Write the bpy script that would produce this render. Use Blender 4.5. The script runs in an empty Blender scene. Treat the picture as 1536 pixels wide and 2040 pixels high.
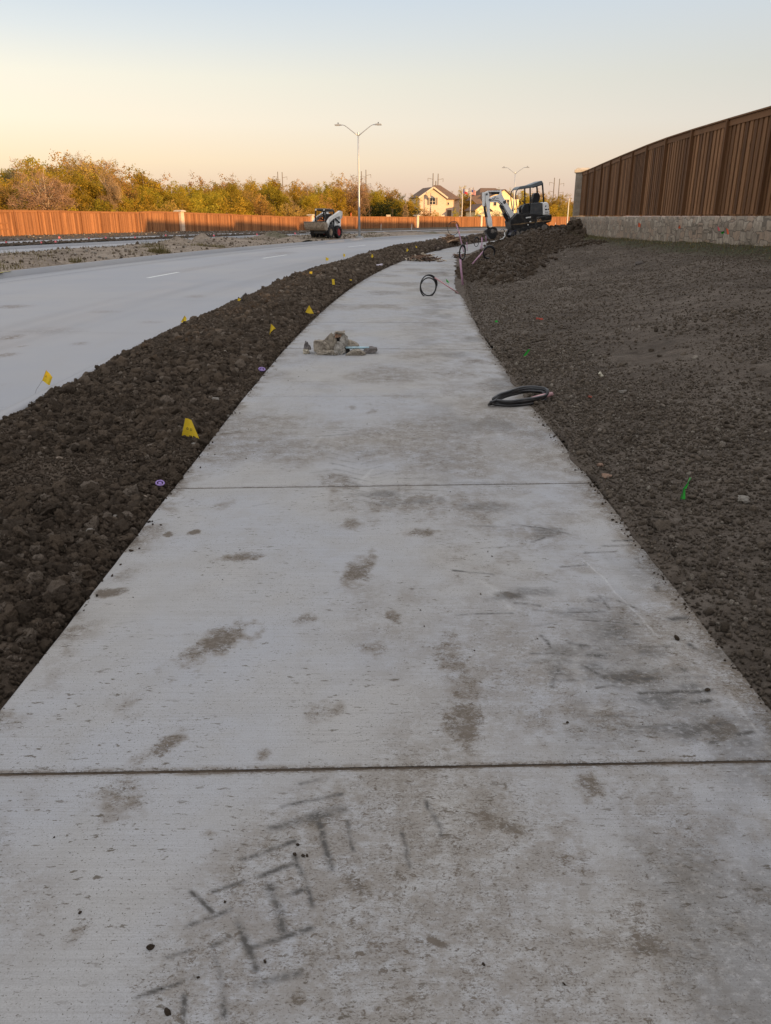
import bpy, math, random
import numpy as np
from mathutils import Vector, Matrix, Euler

random.seed(7)
rng = np.random.default_rng(11)
SC = bpy.context.scene
COL = SC.collection
PI = math.pi

# ------------------------------------------------------------------ camera
F, EYE, HOR, CX, CY = 1530.0, 1.46, 432.0, 768.0, 1020.0
PITCH = math.atan((CY - HOR) / F)
cam_data = bpy.data.cameras.new("camera")
cam_data.sensor_fit = 'AUTO'
cam_data.sensor_width = 36.0
cam_data.lens = F * 36.0 / 2040.0
cam_data.clip_start = 0.05
cam_data.clip_end = 5000.0
cam = bpy.data.objects.new("camera", cam_data)
cam.location = (0, 0, EYE)
cam.rotation_euler = (PI / 2 - PITCH, 0, 0)
COL.objects.link(cam)
SC.camera = cam

# ------------------------------------------------------------------ light
SUN_AZ, SUN_EL = math.radians(133.0), math.radians(5.0)   # azimuth clockwise from +Y
to_sun = Vector((math.sin(SUN_AZ) * math.cos(SUN_EL), math.cos(SUN_AZ) * math.cos(SUN_EL), math.sin(SUN_EL)))
sl = bpy.data.lights.new("sun", 'SUN')
sl.energy = 5.0
sl.angle = math.radians(0.5)
sl.color = (1.0, 0.62, 0.28)
sun = bpy.data.objects.new("sun", sl)
sun.rotation_euler = (-to_sun).to_track_quat('-Z', 'Y').to_euler()
sun.location = (60, -60, 40)
COL.objects.link(sun)

W = bpy.data.worlds.new("World")
SC.world = W
W.use_nodes = True
wt = W.node_tree
wt.nodes.clear()
def wn(t, **k):
    n = wt.nodes.new(t)
    for a, b in k.items():
        setattr(n, a, b)
    return n
wo = wn('ShaderNodeOutputWorld')
wb = wn('ShaderNodeBackground')
sky = wn('ShaderNodeTexSky', sky_type='NISHITA')
sky.sun_disc = False
sky.sun_elevation = SUN_EL
sky.sun_rotation = SUN_AZ
sky.dust_density = 2.0
sky.air_density = 1.0
wb.inputs['Strength'].default_value = 0.10
# the twilight sky's warm band low down opposite the sun, blended over the physical sky by direction
wtc = wn('ShaderNodeTexCoord')
wsep = wn('ShaderNodeSeparateXYZ')
wt.links.new(wtc.outputs['Generated'], wsep.inputs[0])
def ramp(stops):
    r = wn('ShaderNodeValToRGB')
    e = r.color_ramp.elements
    while len(e) > 1:
        e.remove(e[-1])
    for i, (p, c) in enumerate(stops):
        q = e[0] if i == 0 else e.new(p)
        q.position = p
        q.color = (*[v * 1.0 for v in c], 1)
    r.color_ramp.interpolation = 'EASE' if False else 'LINEAR'
    wt.links.new(wsep.outputs['Z'], r.inputs[0])
    return r
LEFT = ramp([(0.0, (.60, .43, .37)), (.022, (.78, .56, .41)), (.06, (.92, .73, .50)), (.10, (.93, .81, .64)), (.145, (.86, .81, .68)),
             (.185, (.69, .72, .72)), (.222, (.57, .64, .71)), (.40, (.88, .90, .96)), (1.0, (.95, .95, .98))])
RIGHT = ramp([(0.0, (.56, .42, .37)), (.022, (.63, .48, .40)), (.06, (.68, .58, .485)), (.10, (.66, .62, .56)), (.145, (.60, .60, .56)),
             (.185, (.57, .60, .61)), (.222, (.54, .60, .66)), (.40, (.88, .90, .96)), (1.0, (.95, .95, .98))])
wmr = wn('ShaderNodeMapRange')
wmr.inputs['From Min'].default_value = -0.42
wmr.inputs['From Max'].default_value = 0.42
wt.links.new(wsep.outputs['X'], wmr.inputs['Value'])
wmx = wn('ShaderNodeMix', data_type='RGBA')
wt.links.new(wmr.outputs[0], wmx.inputs['Factor'])
wt.links.new(LEFT.outputs[0], wmx.inputs['A'])
wt.links.new(RIGHT.outputs[0], wmx.inputs['B'])
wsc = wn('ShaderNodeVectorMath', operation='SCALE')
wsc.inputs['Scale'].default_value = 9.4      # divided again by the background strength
wt.links.new(wmx.outputs['Result'], wsc.inputs[0])
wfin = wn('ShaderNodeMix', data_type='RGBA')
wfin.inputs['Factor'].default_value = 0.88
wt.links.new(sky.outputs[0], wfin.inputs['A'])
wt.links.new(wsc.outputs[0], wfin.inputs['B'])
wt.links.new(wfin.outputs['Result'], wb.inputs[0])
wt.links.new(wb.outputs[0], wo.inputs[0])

SC.view_settings.view_transform = 'Standard'
SC.view_settings.look = 'None'
SC.view_settings.exposure = 0.42
SC.view_settings.gamma = 1.0
SC.view_settings.use_curve_mapping = False
SC.cycles.max_bounces = 5
SC.cycles.diffuse_bounces = 3
SC.cycles.transparent_max_bounces = 8

# ------------------------------------------------------------------ layout helpers
def at(px, py, z=0.0):
    """photo pixel -> point where its ray meets height z"""
    a, b = (px - CX) / F, (CY - py) / F
    dy = math.cos(PITCH) + b * math.sin(PITCH)
    dz = -math.sin(PITCH) + b * math.cos(PITCH)
    t = (z - EYE) / dz
    return Vector((a * t, dy * t, z))
def far(px, py, d):
    """photo pixel -> point on its ray at ground distance d along Y"""
    a, b = (px - CX) / F, (CY - py) / F
    dy = math.cos(PITCH) + b * math.sin(PITCH)
    dz = -math.sin(PITCH) + b * math.cos(PITCH)
    t = d / dy
    return Vector((a * t, d, EYE + dz * t))

# the footpath's centre line: straight, then a bend to the right, straight again, a last bend
STEP = 0.25
def _kappa(s):
    if s < 6: return 0.0
    if s < 56: return 1 / 138.0
    if s < 100: return 0.0
    if s < 170: return 1 / 75.0
    return 0.0
_S0 = -60.0
_pts = []
_x, _y, _h = 0.0, _S0, 0.0
for _i in range(int((260 - _S0) / STEP)):
    _pts.append((_x, _y, _h))
    _k = _kappa(_S0 + (_i + .5) * STEP)
    _hm = _h + _k * STEP / 2
    _x += math.sin(_hm) * STEP
    _y += math.cos(_hm) * STEP
    _h += _k * STEP
_pts = np.array(_pts)
def P(s, o):
    """arrays (s along the path, o to its right) -> x, y"""
    s = np.asarray(s, float); o = np.asarray(o, float)
    t = (s - _S0) / STEP
    i = np.clip(np.floor(t).astype(int), 0, len(_pts) - 2)
    f = t - i
    p = _pts[i] * (1 - f)[..., None] + _pts[i + 1] * f[..., None]
    return p[..., 0] + o * np.cos(p[..., 2]), p[..., 1] - o * np.sin(p[..., 2])
def P1(s, o):
    x, y = P(np.array([s]), np.array([o]))
    return float(x[0]), float(y[0])
def heading(s):
    return float(_pts[int((s - _S0) / STEP)][2])
def so(x, y):
    """point -> (s, o)"""
    d = (_pts[:, 0] - x) ** 2 + (_pts[:, 1] - y) ** 2
    i = int(np.argmin(d))
    h = _pts[i, 2]
    dx, dy = x - _pts[i, 0], y - _pts[i, 1]
    return _S0 + i * STEP + dx * math.sin(h) + dy * math.cos(h), dx * math.cos(h) - dy * math.sin(h)
def sstep(a, b, x):
    t = np.clip((x - a) / (b - a), 0, 1)
    return t * t * (3 - 2 * t)
def drop(s):
    return -0.42 * sstep(62., 112., s)

# ------------------------------------------------------------------ numpy noise
def _hash(ix, iy, seed):
    n = (ix.astype(np.int64) * 374761393 + iy.astype(np.int64) * 668265263 + seed * 974634777) & 0x7fffffff
    n = ((n ^ (n >> 13)) * 1274126177) & 0x7fffffff
    n = n ^ (n >> 16)
    return (n & 0xffff) / 65535.0
def vnoise(x, y, seed=0):
    ix, iy = np.floor(x), np.floor(y)
    fx, fy = x - ix, y - iy
    fx = fx * fx * (3 - 2 * fx); fy = fy * fy * (3 - 2 * fy)
    a, b = _hash(ix, iy, seed), _hash(ix + 1, iy, seed)
    c, d = _hash(ix, iy + 1, seed), _hash(ix + 1, iy + 1, seed)
    return (a * (1 - fx) + b * fx) * (1 - fy) + (c * (1 - fx) + d * fx) * fy
def fbm(x, y, seed=0, oct=4, gain=.5):
    t, a, m = 0, 1.0, 0
    for k in range(oct):
        t = t + a * vnoise(x * 2 ** k + 17.3 * k, y * 2 ** k - 9.1 * k, seed + k)
        m += a; a *= gain
    return t / m * 2 - 1        # -1..1

# ------------------------------------------------------------------ object helpers
def tag(o, label=None, cat=None, group=None, kind=None):
    if label: o['label'] = label
    if cat: o['category'] = cat
    if group: o['group'] = group
    if kind: o['kind'] = kind
    return o
def empty(name, loc=(0, 0, 0), rot=(0, 0, 0), label=None, cat=None, group=None):
    o = bpy.data.objects.new(name, None)
    o.empty_display_size = .2
    o.location = loc
    o.rotation_euler = rot
    COL.objects.link(o)
    return tag(o, label, cat, group)
def link_mesh(name, me, material, parent=None):
    if material is not None:
        me.materials.append(material)
    o = bpy.data.objects.new(name, me)
    COL.objects.link(o)
    if parent is not None:
        o.parent = parent
    return o
def np_mesh(name, V, Fc, material, parent=None, smooth=False, attrs=None, cattrs=None):
    """V (n,3), Fc list of int arrays (m,k); attrs {name: float per vertex}; cattrs {name: (n,3) per vertex}"""
    if not isinstance(Fc, (list, tuple)):
        Fc = [Fc]
    me = bpy.data.meshes.new(name)
    V = np.ascontiguousarray(V, dtype=np.float32)
    me.vertices.add(len(V))
    me.vertices.foreach_set("co", V.ravel())
    nl = sum(f.size for f in Fc); npoly = sum(len(f) for f in Fc)
    me.loops.add(nl)
    me.loops.foreach_set("vertex_index", np.concatenate([f.ravel() for f in Fc]).astype(np.int32))
    me.polygons.add(npoly)
    tot = np.concatenate([np.full(len(f), f.shape[1]) for f in Fc]).astype(np.int32)
    st = np.concatenate([[0], np.cumsum(tot)[:-1]]).astype(np.int32)
    me.polygons.foreach_set("loop_start", st)
    me.polygons.foreach_set("loop_total", tot)
    if smooth:
        me.polygons.foreach_set("use_smooth", np.ones(npoly, dtype=bool))
    for k, a in (attrs or {}).items():
        at_ = me.attributes.new(k, 'FLOAT', 'POINT')
        at_.data.foreach_set("value", np.ascontiguousarray(a, dtype=np.float32))
    for k, a in (cattrs or {}).items():
        at_ = me.attributes.new(k, 'FLOAT_VECTOR', 'POINT')
        at_.data.foreach_set("vector", np.ascontiguousarray(a, dtype=np.float32).ravel())
    me.update(calc_edges=True)
    me.validate()
    return link_mesh(name, me, material, parent)
def grid_faces(ni, nj, base=0):
    i, j = np.meshgrid(np.arange(ni - 1), np.arange(nj - 1), indexing='ij')
    a = base + i * nj + j
    return np.stack([a, a + nj, a + nj + 1, a + 1], -1).reshape(-1, 4)

class MB:
    """collects shapes into one mesh"""
    def __init__(self):
        self.v, self.f, self.t = [], [], []
        self.tone = None
    def add(self, vs, fs):
        b = len(self.v)
        self.v += [tuple(p) for p in vs]
        self.f += [tuple(b + k for k in f) for f in fs]
        self.t += [self.tone if self.tone is not None else .5] * len(vs)
        return self
    def box(self, c, s, rot=None, taper=1.0):
        hx, hy, hz = s[0] / 2, s[1] / 2, s[2] / 2
        vs = [Vector((x * hx * (taper if z > 0 else 1), y * hy * (taper if z > 0 else 1), z * hz)) for z in (-1, 1) for y in (-1, 1) for x in (-1, 1)]
        if rot is not None:
            m = Euler(rot).to_matrix()
            vs = [m @ p for p in vs]
        vs = [p + Vector(c) for p in vs]
        return self.add(vs, [(0, 2, 3, 1), (4, 5, 7, 6), (0, 1, 5, 4), (2, 6, 7, 3), (0, 4, 6, 2), (1, 3, 7, 5)])
    def beam(self, p, q, w, h, up=(0, 0, 1)):
        """box from p to q, w wide sideways, h deep along up"""
        p, q = Vector(p), Vector(q)
        d = (q - p).normalized()
        u = Vector(up)
        r = d.cross(u)
        if r.length < 1e-4:
            r = d.cross(Vector((0, 1, 0)))
        r.normalize(); u = r.cross(d)
        vs = [e + r * (a * w / 2) + u * (b * h / 2) for e in (p, q) for b in (-1, 1) for a in (-1, 1)]
        return self.add(vs, [(0, 1, 3, 2), (4, 6, 7, 5), (0, 4, 5, 1), (2, 3, 7, 6), (0, 2, 6, 4), (1, 5, 7, 3)])
    def tube(self, pts, r, n=8, cap=True, closed=False):
        pts = [Vector(p) for p in pts]
        m = len(pts)
        rs = list(r) if hasattr(r, '__len__') else [r] * m
        vs, fs = [], []
        ref = None
        for i, p in enumerate(pts):
            if closed:
                d = pts[(i + 1) % m] - pts[i - 1]
            else:
                d = pts[min(i + 1, m - 1)] - pts[max(i - 1, 0)]
            if d.length < 1e-9: d = Vector((0, 0, 1))
            d.normalize()
            if ref is None:
                ref = d.orthogonal().normalized()
            ref = (ref - d * ref.dot(d))
            if ref.length < 1e-6: ref = d.orthogonal()
            ref.normalize()
            b = d.cross(ref)
            for k in range(n):
                a = 2 * PI * k / n
                vs.append(p + (ref * math.cos(a) + b * math.sin(a)) * rs[i])
        for i in range(m if closed else m - 1):
            j = (i + 1) % m
            for k in range(n):
                k2 = (k + 1) % n
                fs.append((i * n + k, i * n + k2, j * n + k2, j * n + k))
        if cap and not closed:
            fs.append(tuple(range(n - 1, -1, -1)))
            fs.append(tuple((m - 1) * n + k for k in range(n)))
        return self.add(vs, fs)
    def cyl(self, p, q, r, n=16, r2=None):
        return self.tube([p, q], [r, r if r2 is None else r2], n)
    def prism(self, prof, y0, y1, fr=lambda x, y, z: (x, y, z)):
        """profile in (x,z), pushed from y0 to y1"""
        n = len(prof)
        vs = [fr(x, y0, z) for x, z in prof] + [fr(x, y1, z) for x, z in prof]
        fs = [tuple(range(n)), tuple(range(2 * n - 1, n - 1, -1))]
        fs += [(i, i + n, (i + 1) % n + n, (i + 1) % n) for i in range(n)]
        return self.add(vs, fs)
    def poly(self, pts):
        return self.add(pts, [tuple(range(len(pts)))])
    def build(self, name, material, parent=None, smooth=False, bevel=0.0):
        me = bpy.data.meshes.new(name)
        me.from_pydata(self.v, [], self.f)
        me.validate()
        import bmesh
        bm = bmesh.new(); bm.from_mesh(me)
        bmesh.ops.recalc_face_normals(bm, faces=bm.faces)
        bm.to_mesh(me); bm.free()
        if len(me.vertices) == len(self.t):
            a = me.attributes.new("tone", 'FLOAT', 'POINT')
            a.data.foreach_set("value", np.array(self.t, dtype=np.float32))
        if smooth:
            me.polygons.foreach_set("use_smooth", np.ones(len(me.polygons), dtype=bool))
        o = link_mesh(name, me, material, parent)
        if bevel:
            md = o.modifiers.new("bevel", 'BEVEL')
            md.width = bevel; md.segments = 2; md.limit_method = 'ANGLE'
        return o

def copy_tree(o, parent=None):
    c = o.copy()
    COL.objects.link(c)
    c.parent = parent
    for ch in list(o.children):
        copy_tree(ch, c)
    return c

# ------------------------------------------------------------------ materials
class NT:
    def __init__(self, name):
        self.m = bpy.data.materials.new(name)
        self.m.use_nodes = True
        self.t = self.m.node_tree
        self.t.nodes.clear()
        self.out = self.n('ShaderNodeOutputMaterial')
    def n(self, ty, **k):
        x = self.t.nodes.new(ty)
        for a, b in k.items():
            setattr(x, a, b)
        return x
    def l(self, a, b):
        self.t.links.new(a, b)
    def setin(self, node, key, v):
        if v is None: return
        s = node.inputs[key]
        if hasattr(v, 'is_output') or isinstance(v, bpy.types.NodeSocket):
            self.l(v, s)
        else:
            if s.type == 'RGBA' and len(v) == 3: v = (*v, 1)
            s.default_value = v
    def coord(self, scale=(1, 1, 1), which='Object', rot=(0, 0, 0)):
        tc = self.n('ShaderNodeTexCoord')
        mp = self.n('ShaderNodeMapping')
        mp.inputs['Scale'].default_value = scale
        mp.inputs['Rotation'].default_value = rot
        self.l(tc.outputs[which], mp.inputs[0])
        return mp.outputs[0]
    def noise(self, vec, scale, detail=4, rough=.55, dist=0.0):
        x = self.n('ShaderNodeTexNoise')
        self.setin(x, 'Vector', vec)
        x.inputs['Scale'].default_value = scale
        x.inputs['Detail'].default_value = detail
        x.inputs['Roughness'].default_value = rough
        x.inputs['Distortion'].default_value = dist
        return x.outputs['Fac']
    def rng(self, v, a, b, c=0.0, d=1.0, smooth=True):
        x = self.n('ShaderNodeMapRange')
        x.interpolation_type = 'SMOOTHSTEP' if smooth else 'LINEAR'
        self.setin(x, 'Value', v)
        self.setin(x, 'From Min', a); self.setin(x, 'From Max', b)
        self.setin(x, 'To Min', c); self.setin(x, 'To Max', d)
        return x.outputs[0]
    def math(self, op, a, b=None, c=None, clamp=False):
        x = self.n('ShaderNodeMath', operation=op)
        x.use_clamp = clamp
        self.setin(x, 0, a)
        if b is not None: self.setin(x, 1, b)
        if c is not None: self.setin(x, 2, c)
        return x.outputs[0]
    def mix(self, f, a, b, mode='MIX'):
        x = self.n('ShaderNodeMix', data_type='RGBA', blend_type=mode)
        self.setin(x, 0, f)
        self.setin(x, 6, a); self.setin(x, 7, b)
        return x.outputs[2]
    def attr(self, name, out='Fac'):
        x = self.n('ShaderNodeAttribute')
        x.attribute_name = name
        return x.outputs[out]
    def bump(self, h, strength=.3, dist=.01, normal=None):
        x = self.n('ShaderNodeBump')
        x.inputs['Strength'].default_value = strength
        x.inputs['Distance'].default_value = dist
        self.setin(x, 'Height', h)
        if normal is not None: self.l(normal, x.inputs['Normal'])
        return x.outputs[0]
    def pbr(self, color, rough=.8, normal=None, metal=0.0, spec=.3, **k):
        x = self.n('ShaderNodeBsdfPrincipled')
        self.setin(x, 'Base Color', color)
        self.setin(x, 'Roughness', rough)
        self.setin(x, 'Metallic', metal)
        self.setin(x, 'Specular IOR Level', spec)
        if normal is not None: self.l(normal, x.inputs['Normal'])
        for a, b in k.items():
            self.setin(x, a, b)
        self.l(x.outputs[0], self.out.inputs[0])
        return self.m

def M_plain(name, color, rough=.6, var=.18, scale=6.0, metal=0.0, bump=.15, spec=.35, dirt=None, dirt_amt=.4):
    """painted or bare surface with mottling and a little grime"""
    t = NT(name)
    co = t.coord()
    n1 = t.noise(co, scale, 5, .6)
    c = t.mix(t.rng(n1, .3, .7), tuple(v * (1 - var) for v in color), tuple(min(1, v * (1 + var)) for v in color))
    if dirt:
        n2 = t.noise(co, scale * .6, 6, .7)
        c = t.mix(t.math('MULTIPLY', t.rng(n2, .48, .68), dirt_amt), c, dirt)
    b = t.bump(t.noise(co, scale * 6, 3), bump, .004)
    return t.pbr(c, t.rng(n1, .2, .8, max(0, rough - .08), min(1, rough + .08)), b, metal, spec)

# ---- soil, clods, concrete
def M_soil(name, dark, light, pale, scale=1.0):
    t = NT(name)
    co = t.coord()
    big = t.noise(co, .7 * scale, 4, .6)
    mid = t.noise(co, 9 * scale, 6, .65)
    fine = t.noise(co, 70 * scale, 4, .7)
    patch_ = t.noise(t.coord((.8, 1.6, 1)), 1.7 * scale, 5, .68, .5)
    c = t.mix(t.rng(t.math('MULTIPLY_ADD', mid, .6, t.math('MULTIPLY', big, .4)), .35, .68), dark, light)
    c = t.mix(t.rng(fine, .62, .8, 0, .55), c, pale)
    tn = t.attr("tone")
    c = t.mix(t.rng(tn, 0, 1, 0, .9, False), c, pale, 'MIX') if False else c
    c = t.mix(t.rng(patch_, .50, .68, 0, .55), c, tuple(v * .62 for v in dark))
    c = t.mix(t.rng(patch_, .46, .30, 0, .35), c, pale)
    g = t.attr("grass")
    gn = t.rng(t.math('MULTIPLY_ADD', t.noise(co, 14, 5, .7), .6, g), .55, .95, 0, .8)
    c = t.mix(gn, c, (.055, .06, .028))
    v = t.n('ShaderNodeTexVoronoi'); v.inputs['Scale'].default_value = 45 * scale
    t.l(co, v.inputs['Vector'])
    b = t.bump(v.outputs['Distance'], .5, .02)
    b = t.bump(t.noise(co, 26 * scale, 8, .75), .9, .03, b)
    return t.pbr(c, .95, b, spec=.12)
SOIL = M_soil("soil_dark_clay", (.070, .052, .038), (.140, .106, .078), (.22, .18, .14))
SOIL_R = M_soil("soil_grey_brown", (.076, .060, .047), (.140, .113, .090), (.25, .215, .18))
SOIL_M = M_soil("soil_dry_median", (.17, .132, .10), (.32, .255, .195), (.40, .34, .28), .5)

def M_clod(name, dark, light, pale):
    t = NT(name)
    co = t.coord()
    tn = t.attr("tone")
    c = t.mix(t.rng(tn, 0, .86, 0, 1, False), dark, light)
    c = t.mix(t.rng(tn, .90, .99), c, pale)
    n = t.noise(co, 60, 5, .7)
    c = t.mix(t.rng(n, .35, .72, .0, .55), c, tuple(v * .55 for v in light))
    c = t.mix(t.rng(t.noise(co, 210, 3, .7), .40, .68, 0, .6), c, tuple(v * .4 for v in light))
    b = t.bump(t.noise(co, 60, 8, .8), 1.0, .03)
    return t.pbr(c, .95, b, spec=.12)
CLOD = M_clod("clay_clods", (.046, .034, .024), (.145, .107, .076), (.26, .21, .165))
GRAVEL = M_clod("grey_gravel", (.066, .050, .036), (.215, .172, .132), (.40, .35, .29))
CLOD_M = M_clod("dry_lumps", (.085, .064, .046), (.23, .18, .135), (.42, .38, .33))

def M_path():
    t = NT("broomed_concrete")
    co = t.coord()
    big = t.noise(co, .9, 4, .55)
    mid = t.noise(co, 5.5, 6, .68)
    c = t.mix(t.rng(big, .35, .68), (.345, .348, .363), (.36, .342, .318))
    c = t.mix(t.rng(mid, .40, .72, 0, .55), c, (.31, .295, .275))
    c = t.mix(t.rng(t.noise(co, 17, 5, .7), .5, .75, 0, .35), c, (.29, .275, .255))
    # broom drag lines, straight across the walk
    br = t.noise(t.coord((2.2, 210, 1)), 1.0, 4, .75)
    br2 = t.noise(t.coord((.8, 75, 1)), 1.0, 3, .6)
    c = t.mix(t.rng(br, .38, .68, .0, .32), c, (.22, .21, .20))
    c = t.mix(t.rng(br2, .52, .75, .0, .25), c, (.26, .245, .23))
    gr = t.noise(co, 260, 3, .7)
    c = t.mix(t.rng(gr, .40, .70, 0, .32), c, (.17, .16, .15))
    # caked mud: a thin film, then flakes of two sizes broken up by a third noise
    mud, smut, pale = t.attr("mud"), t.attr("smudge"), t.attr("chalk")
    fl2 = t.math('MULTIPLY_ADD', t.noise(co, 9, 6, .72), .55, t.math('MULTIPLY', t.noise(t.coord((1, 1.5, 1)), 36, 6, .75), .45))
    film = t.math('MULTIPLY', t.rng(fl2, .40, .57), t.rng(mud, .04, .75, 0, .74))
    c = t.mix(film, c, (.160, .130, .098))
    brk = t.noise(co, 13, 4, .6)
    wob = t.math('MULTIPLY_ADD', brk, -.24, .12)
    fl = t.noise(t.coord((1, 1.5, 1)), 44, 7, .74, .8)
    thr = t.math('ADD', t.math('MULTIPLY_ADD', mud, -.275, .725), wob)
    flk = t.rng(t.math('SUBTRACT', fl, thr), 0.0, .05)
    fs = t.noise(t.coord((1, 1.8, 1)), 120, 5, .7, .4)
    thr2 = t.math('ADD', t.math('MULTIPLY_ADD', mud, -.235, .69), wob)
    flk2 = t.rng(t.math('SUBTRACT', fs, thr2), 0.0, .04)
    flk = t.math('MAXIMUM', flk, t.math('MULTIPLY', flk2, .8))
    c = t.mix(t.math('MULTIPLY', flk, .85), c, t.mix(brk, (.075, .060, .046), (.135, .106, .080)))
    # loose flecks and pin specks everywhere
    fk = t.noise(t.coord((1, 2.4, 1)), 62, 3, .55)
    fk3 = t.noise(t.coord((1, 2.8, 1)), 21, 5, .68)
    fkm3 = t.math('MULTIPLY', t.rng(fk3, .60, .635), t.rng(t.noise(co, 1.7, 4, .7), .42, .58))
    c = t.mix(t.math('MULTIPLY', fkm3, .9), c, (.095, .078, .060))
    fkm = t.math('MULTIPLY', t.rng(fk, .655, .69), t.rng(t.noise(co, 3.6, 4, .65), .40, .56))
    pk = t.noise(co, 170, 2, .5)
    pkm = t.math('MULTIPLY', t.rng(pk, .66, .69), t.rng(t.noise(co, 1.9, 3), .35, .6, .3, 1))
    c = t.mix(t.math('MULTIPLY', t.math('MAXIMUM', fkm, pkm), .9), c, (.085, .07, .056))
    # rubber smudges and chalky scratches
    sm = t.math('MULTIPLY', smut, t.rng(t.noise(t.coord((1, 1.4, 1)), 40, 7, .76), .34, .53, .12, 1))
    c = t.mix(t.math('MULTIPLY', sm, .9), c, (.075, .069, .063))
    c = t.mix(t.math('MULTIPLY', pale, .5), c, (.55, .54, .52))
    h = t.math('MULTIPLY_ADD', br, .7, t.math('MULTIPLY', gr, .5))
    b = t.bump(h, .35, .004)
    b = t.bump(flk, .4, .004, b)
    return t.pbr(c, t.rng(mid, .3, .7, .78, .92), b, spec=.25)
PATHM = M_path()

def M_road(name, a, b_):
    t = NT(name)
    co = t.coord()
    big = t.noise(co, .22, 5, .6)
    mid = t.noise(t.coord((1.0, .25, 1)), 2.2, 5, .65)
    c = t.mix(t.rng(big, .35, .68), a, b_)
    c = t.mix(t.rng(mid, .5, .78, 0, .40), c, (.31, .295, .285))
    c = t.mix(t.rng(t.noise(co, 60, 4, .7), .4, .72, 0, .25), c, (.30, .29, .28))
    st = t.math('MULTIPLY', t.rng(t.noise(co, 1.1, 5, .7), .66, .74), t.rng(t.noise(co, 14, 4), .4, .6))
    c = t.mix(t.math('MULTIPLY', st, .6), c, (.20, .16, .125))
    # sawn joints, lane by lane
    c = t.mix(t.math('MULTIPLY', t.attr("smudge"), .8), c, (.10, .095, .09))
    c = t.mix(t.math('MULTIPLY', t.attr("mud"), t.rng(t.noise(co, 16, 5, .7), .38, .58, .1, .95)), c, (.15, .115, .088))
    bb = t.bump(t.noise(co, 120, 4, .7), .25, .004)
    return t.pbr(c, .85, bb, spec=.25)
ROADM = M_road("road_concrete", (.295, .297, .312), (.33, .32, .318))

def M_cedar(name, dark, light, warm):
    """stained pickets: tone is the board's own shade, the grain runs up the board"""
    t = NT(name)
    co = t.coord((14, 14, 1.1))
    g = t.noise(co, 2.0, 6, .7, .8)
    tn = t.attr("tone")
    c = t.mix(t.rng(tn, 0, 1, 0, 1, False), dark, light)
    c = t.mix(t.rng(g, .42, .7, 0, .7), c, warm)
    kn = t.noise(t.coord((9, 9, 2.2)), 1.0, 3, .5)
    c = t.mix(t.rng(kn, .66, .76, 0, .6), c, tuple(v * .35 for v in dark))
    fn = t.noise(t.coord((60, 60, 2)), 2.0, 4)
    c = t.mix(t.rng(fn, .4, .75, 0, .4), c, tuple(v * .6 for v in dark))
    st = t.noise(t.coord((2, 2, .5)), 1.0, 4)
    c = t.mix(t.rng(st, .5, .75, 0, .3), c, tuple(v * .5 for v in dark))
    b = t.bump(g, .3, .006)
    return t.pbr(c, .78, b, spec=.2)
CEDAR = M_cedar("stained_cedar", (.20, .085, .036), (.46, .205, .085), (.31, .13, .055))
CEDAR_B = M_cedar("brown_stained_cedar", (.080, .037, .016), (.32, .165, .078), (.165, .077, .035))

def M_stone(name, scale, cols, mortar, bump=.6, jagged=True):
    t = NT(name)
    co = t.coord((1, 1, 1.0))
    d = t.noise(co, 2.2, 2)
    v = t.n('ShaderNodeTexVoronoi', feature='F1', distance='CHEBYCHEV'); v.inputs['Scale'].default_value = scale; v.inputs['Randomness'].default_value = .8
    mp = t.n('ShaderNodeMapping'); mp.inputs['Scale'].default_value = (1.3, 1.3, 2.1)
    t.l(co, mp.inputs[0])
    va = t.n('ShaderNodeVectorMath', operation='ADD')
    ns = t.n('ShaderNodeTexNoise'); ns.inputs['Scale'].default_value = 3.5
    t.l(co, ns.inputs['Vector'])
    sc = t.n('ShaderNodeVectorMath', operation='SCALE'); sc.inputs['Scale'].default_value = .12
    t.l(ns.outputs['Color'], sc.inputs[0])
    t.l(mp.outputs[0], va.inputs[0]); t.l(sc.outputs[0], va.inputs[1])
    t.l(va.outputs[0], v.inputs['Vector'])
    e = t.n('ShaderNodeTexVoronoi', feature='F2', distance='CHEBYCHEV'); e.inputs['Scale'].default_value = scale; e.inputs['Randomness'].default_value = .8
    t.l(va.outputs[0], e.inputs['Vector'])
    sep = t.n('ShaderNodeSeparateColor'); t.l(v.outputs['Color'], sep.inputs[0])
    c = t.mix(sep.outputs[0], cols[0], cols[1])
    c = t.mix(t.rng(t.noise(t.coord((7, 7, .9)), 2.0, 4, .7), .45, .72, 0, .55), c, tuple(k * .6 for k in cols[0]))
    c = t.mix(t.rng(sep.outputs[1], .55, .9), c, cols[2])
    c = t.mix(t.rng(t.noise(co, 9, 6, .7), .35, .75, 0, .6), c, tuple(k * .55 for k in cols[0]))
    m = t.rng(t.math('SUBTRACT', e.outputs['Distance'], v.outputs['Distance']), .01, .07)
    c = t.mix(m, mortar, c)
    b = t.bump(m, bump, .03)
    b = t.bump(t.noise(co, 14, 7, .75), .8, .04, b)
    return t.pbr(c, .9, b, spec=.15)
STONE = M_stone("limestone_rubble", 2.4, ((.25, .205, .16), (.44, .375, .30), (.34, .255, .19)), (.15, .125, .10))

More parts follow.
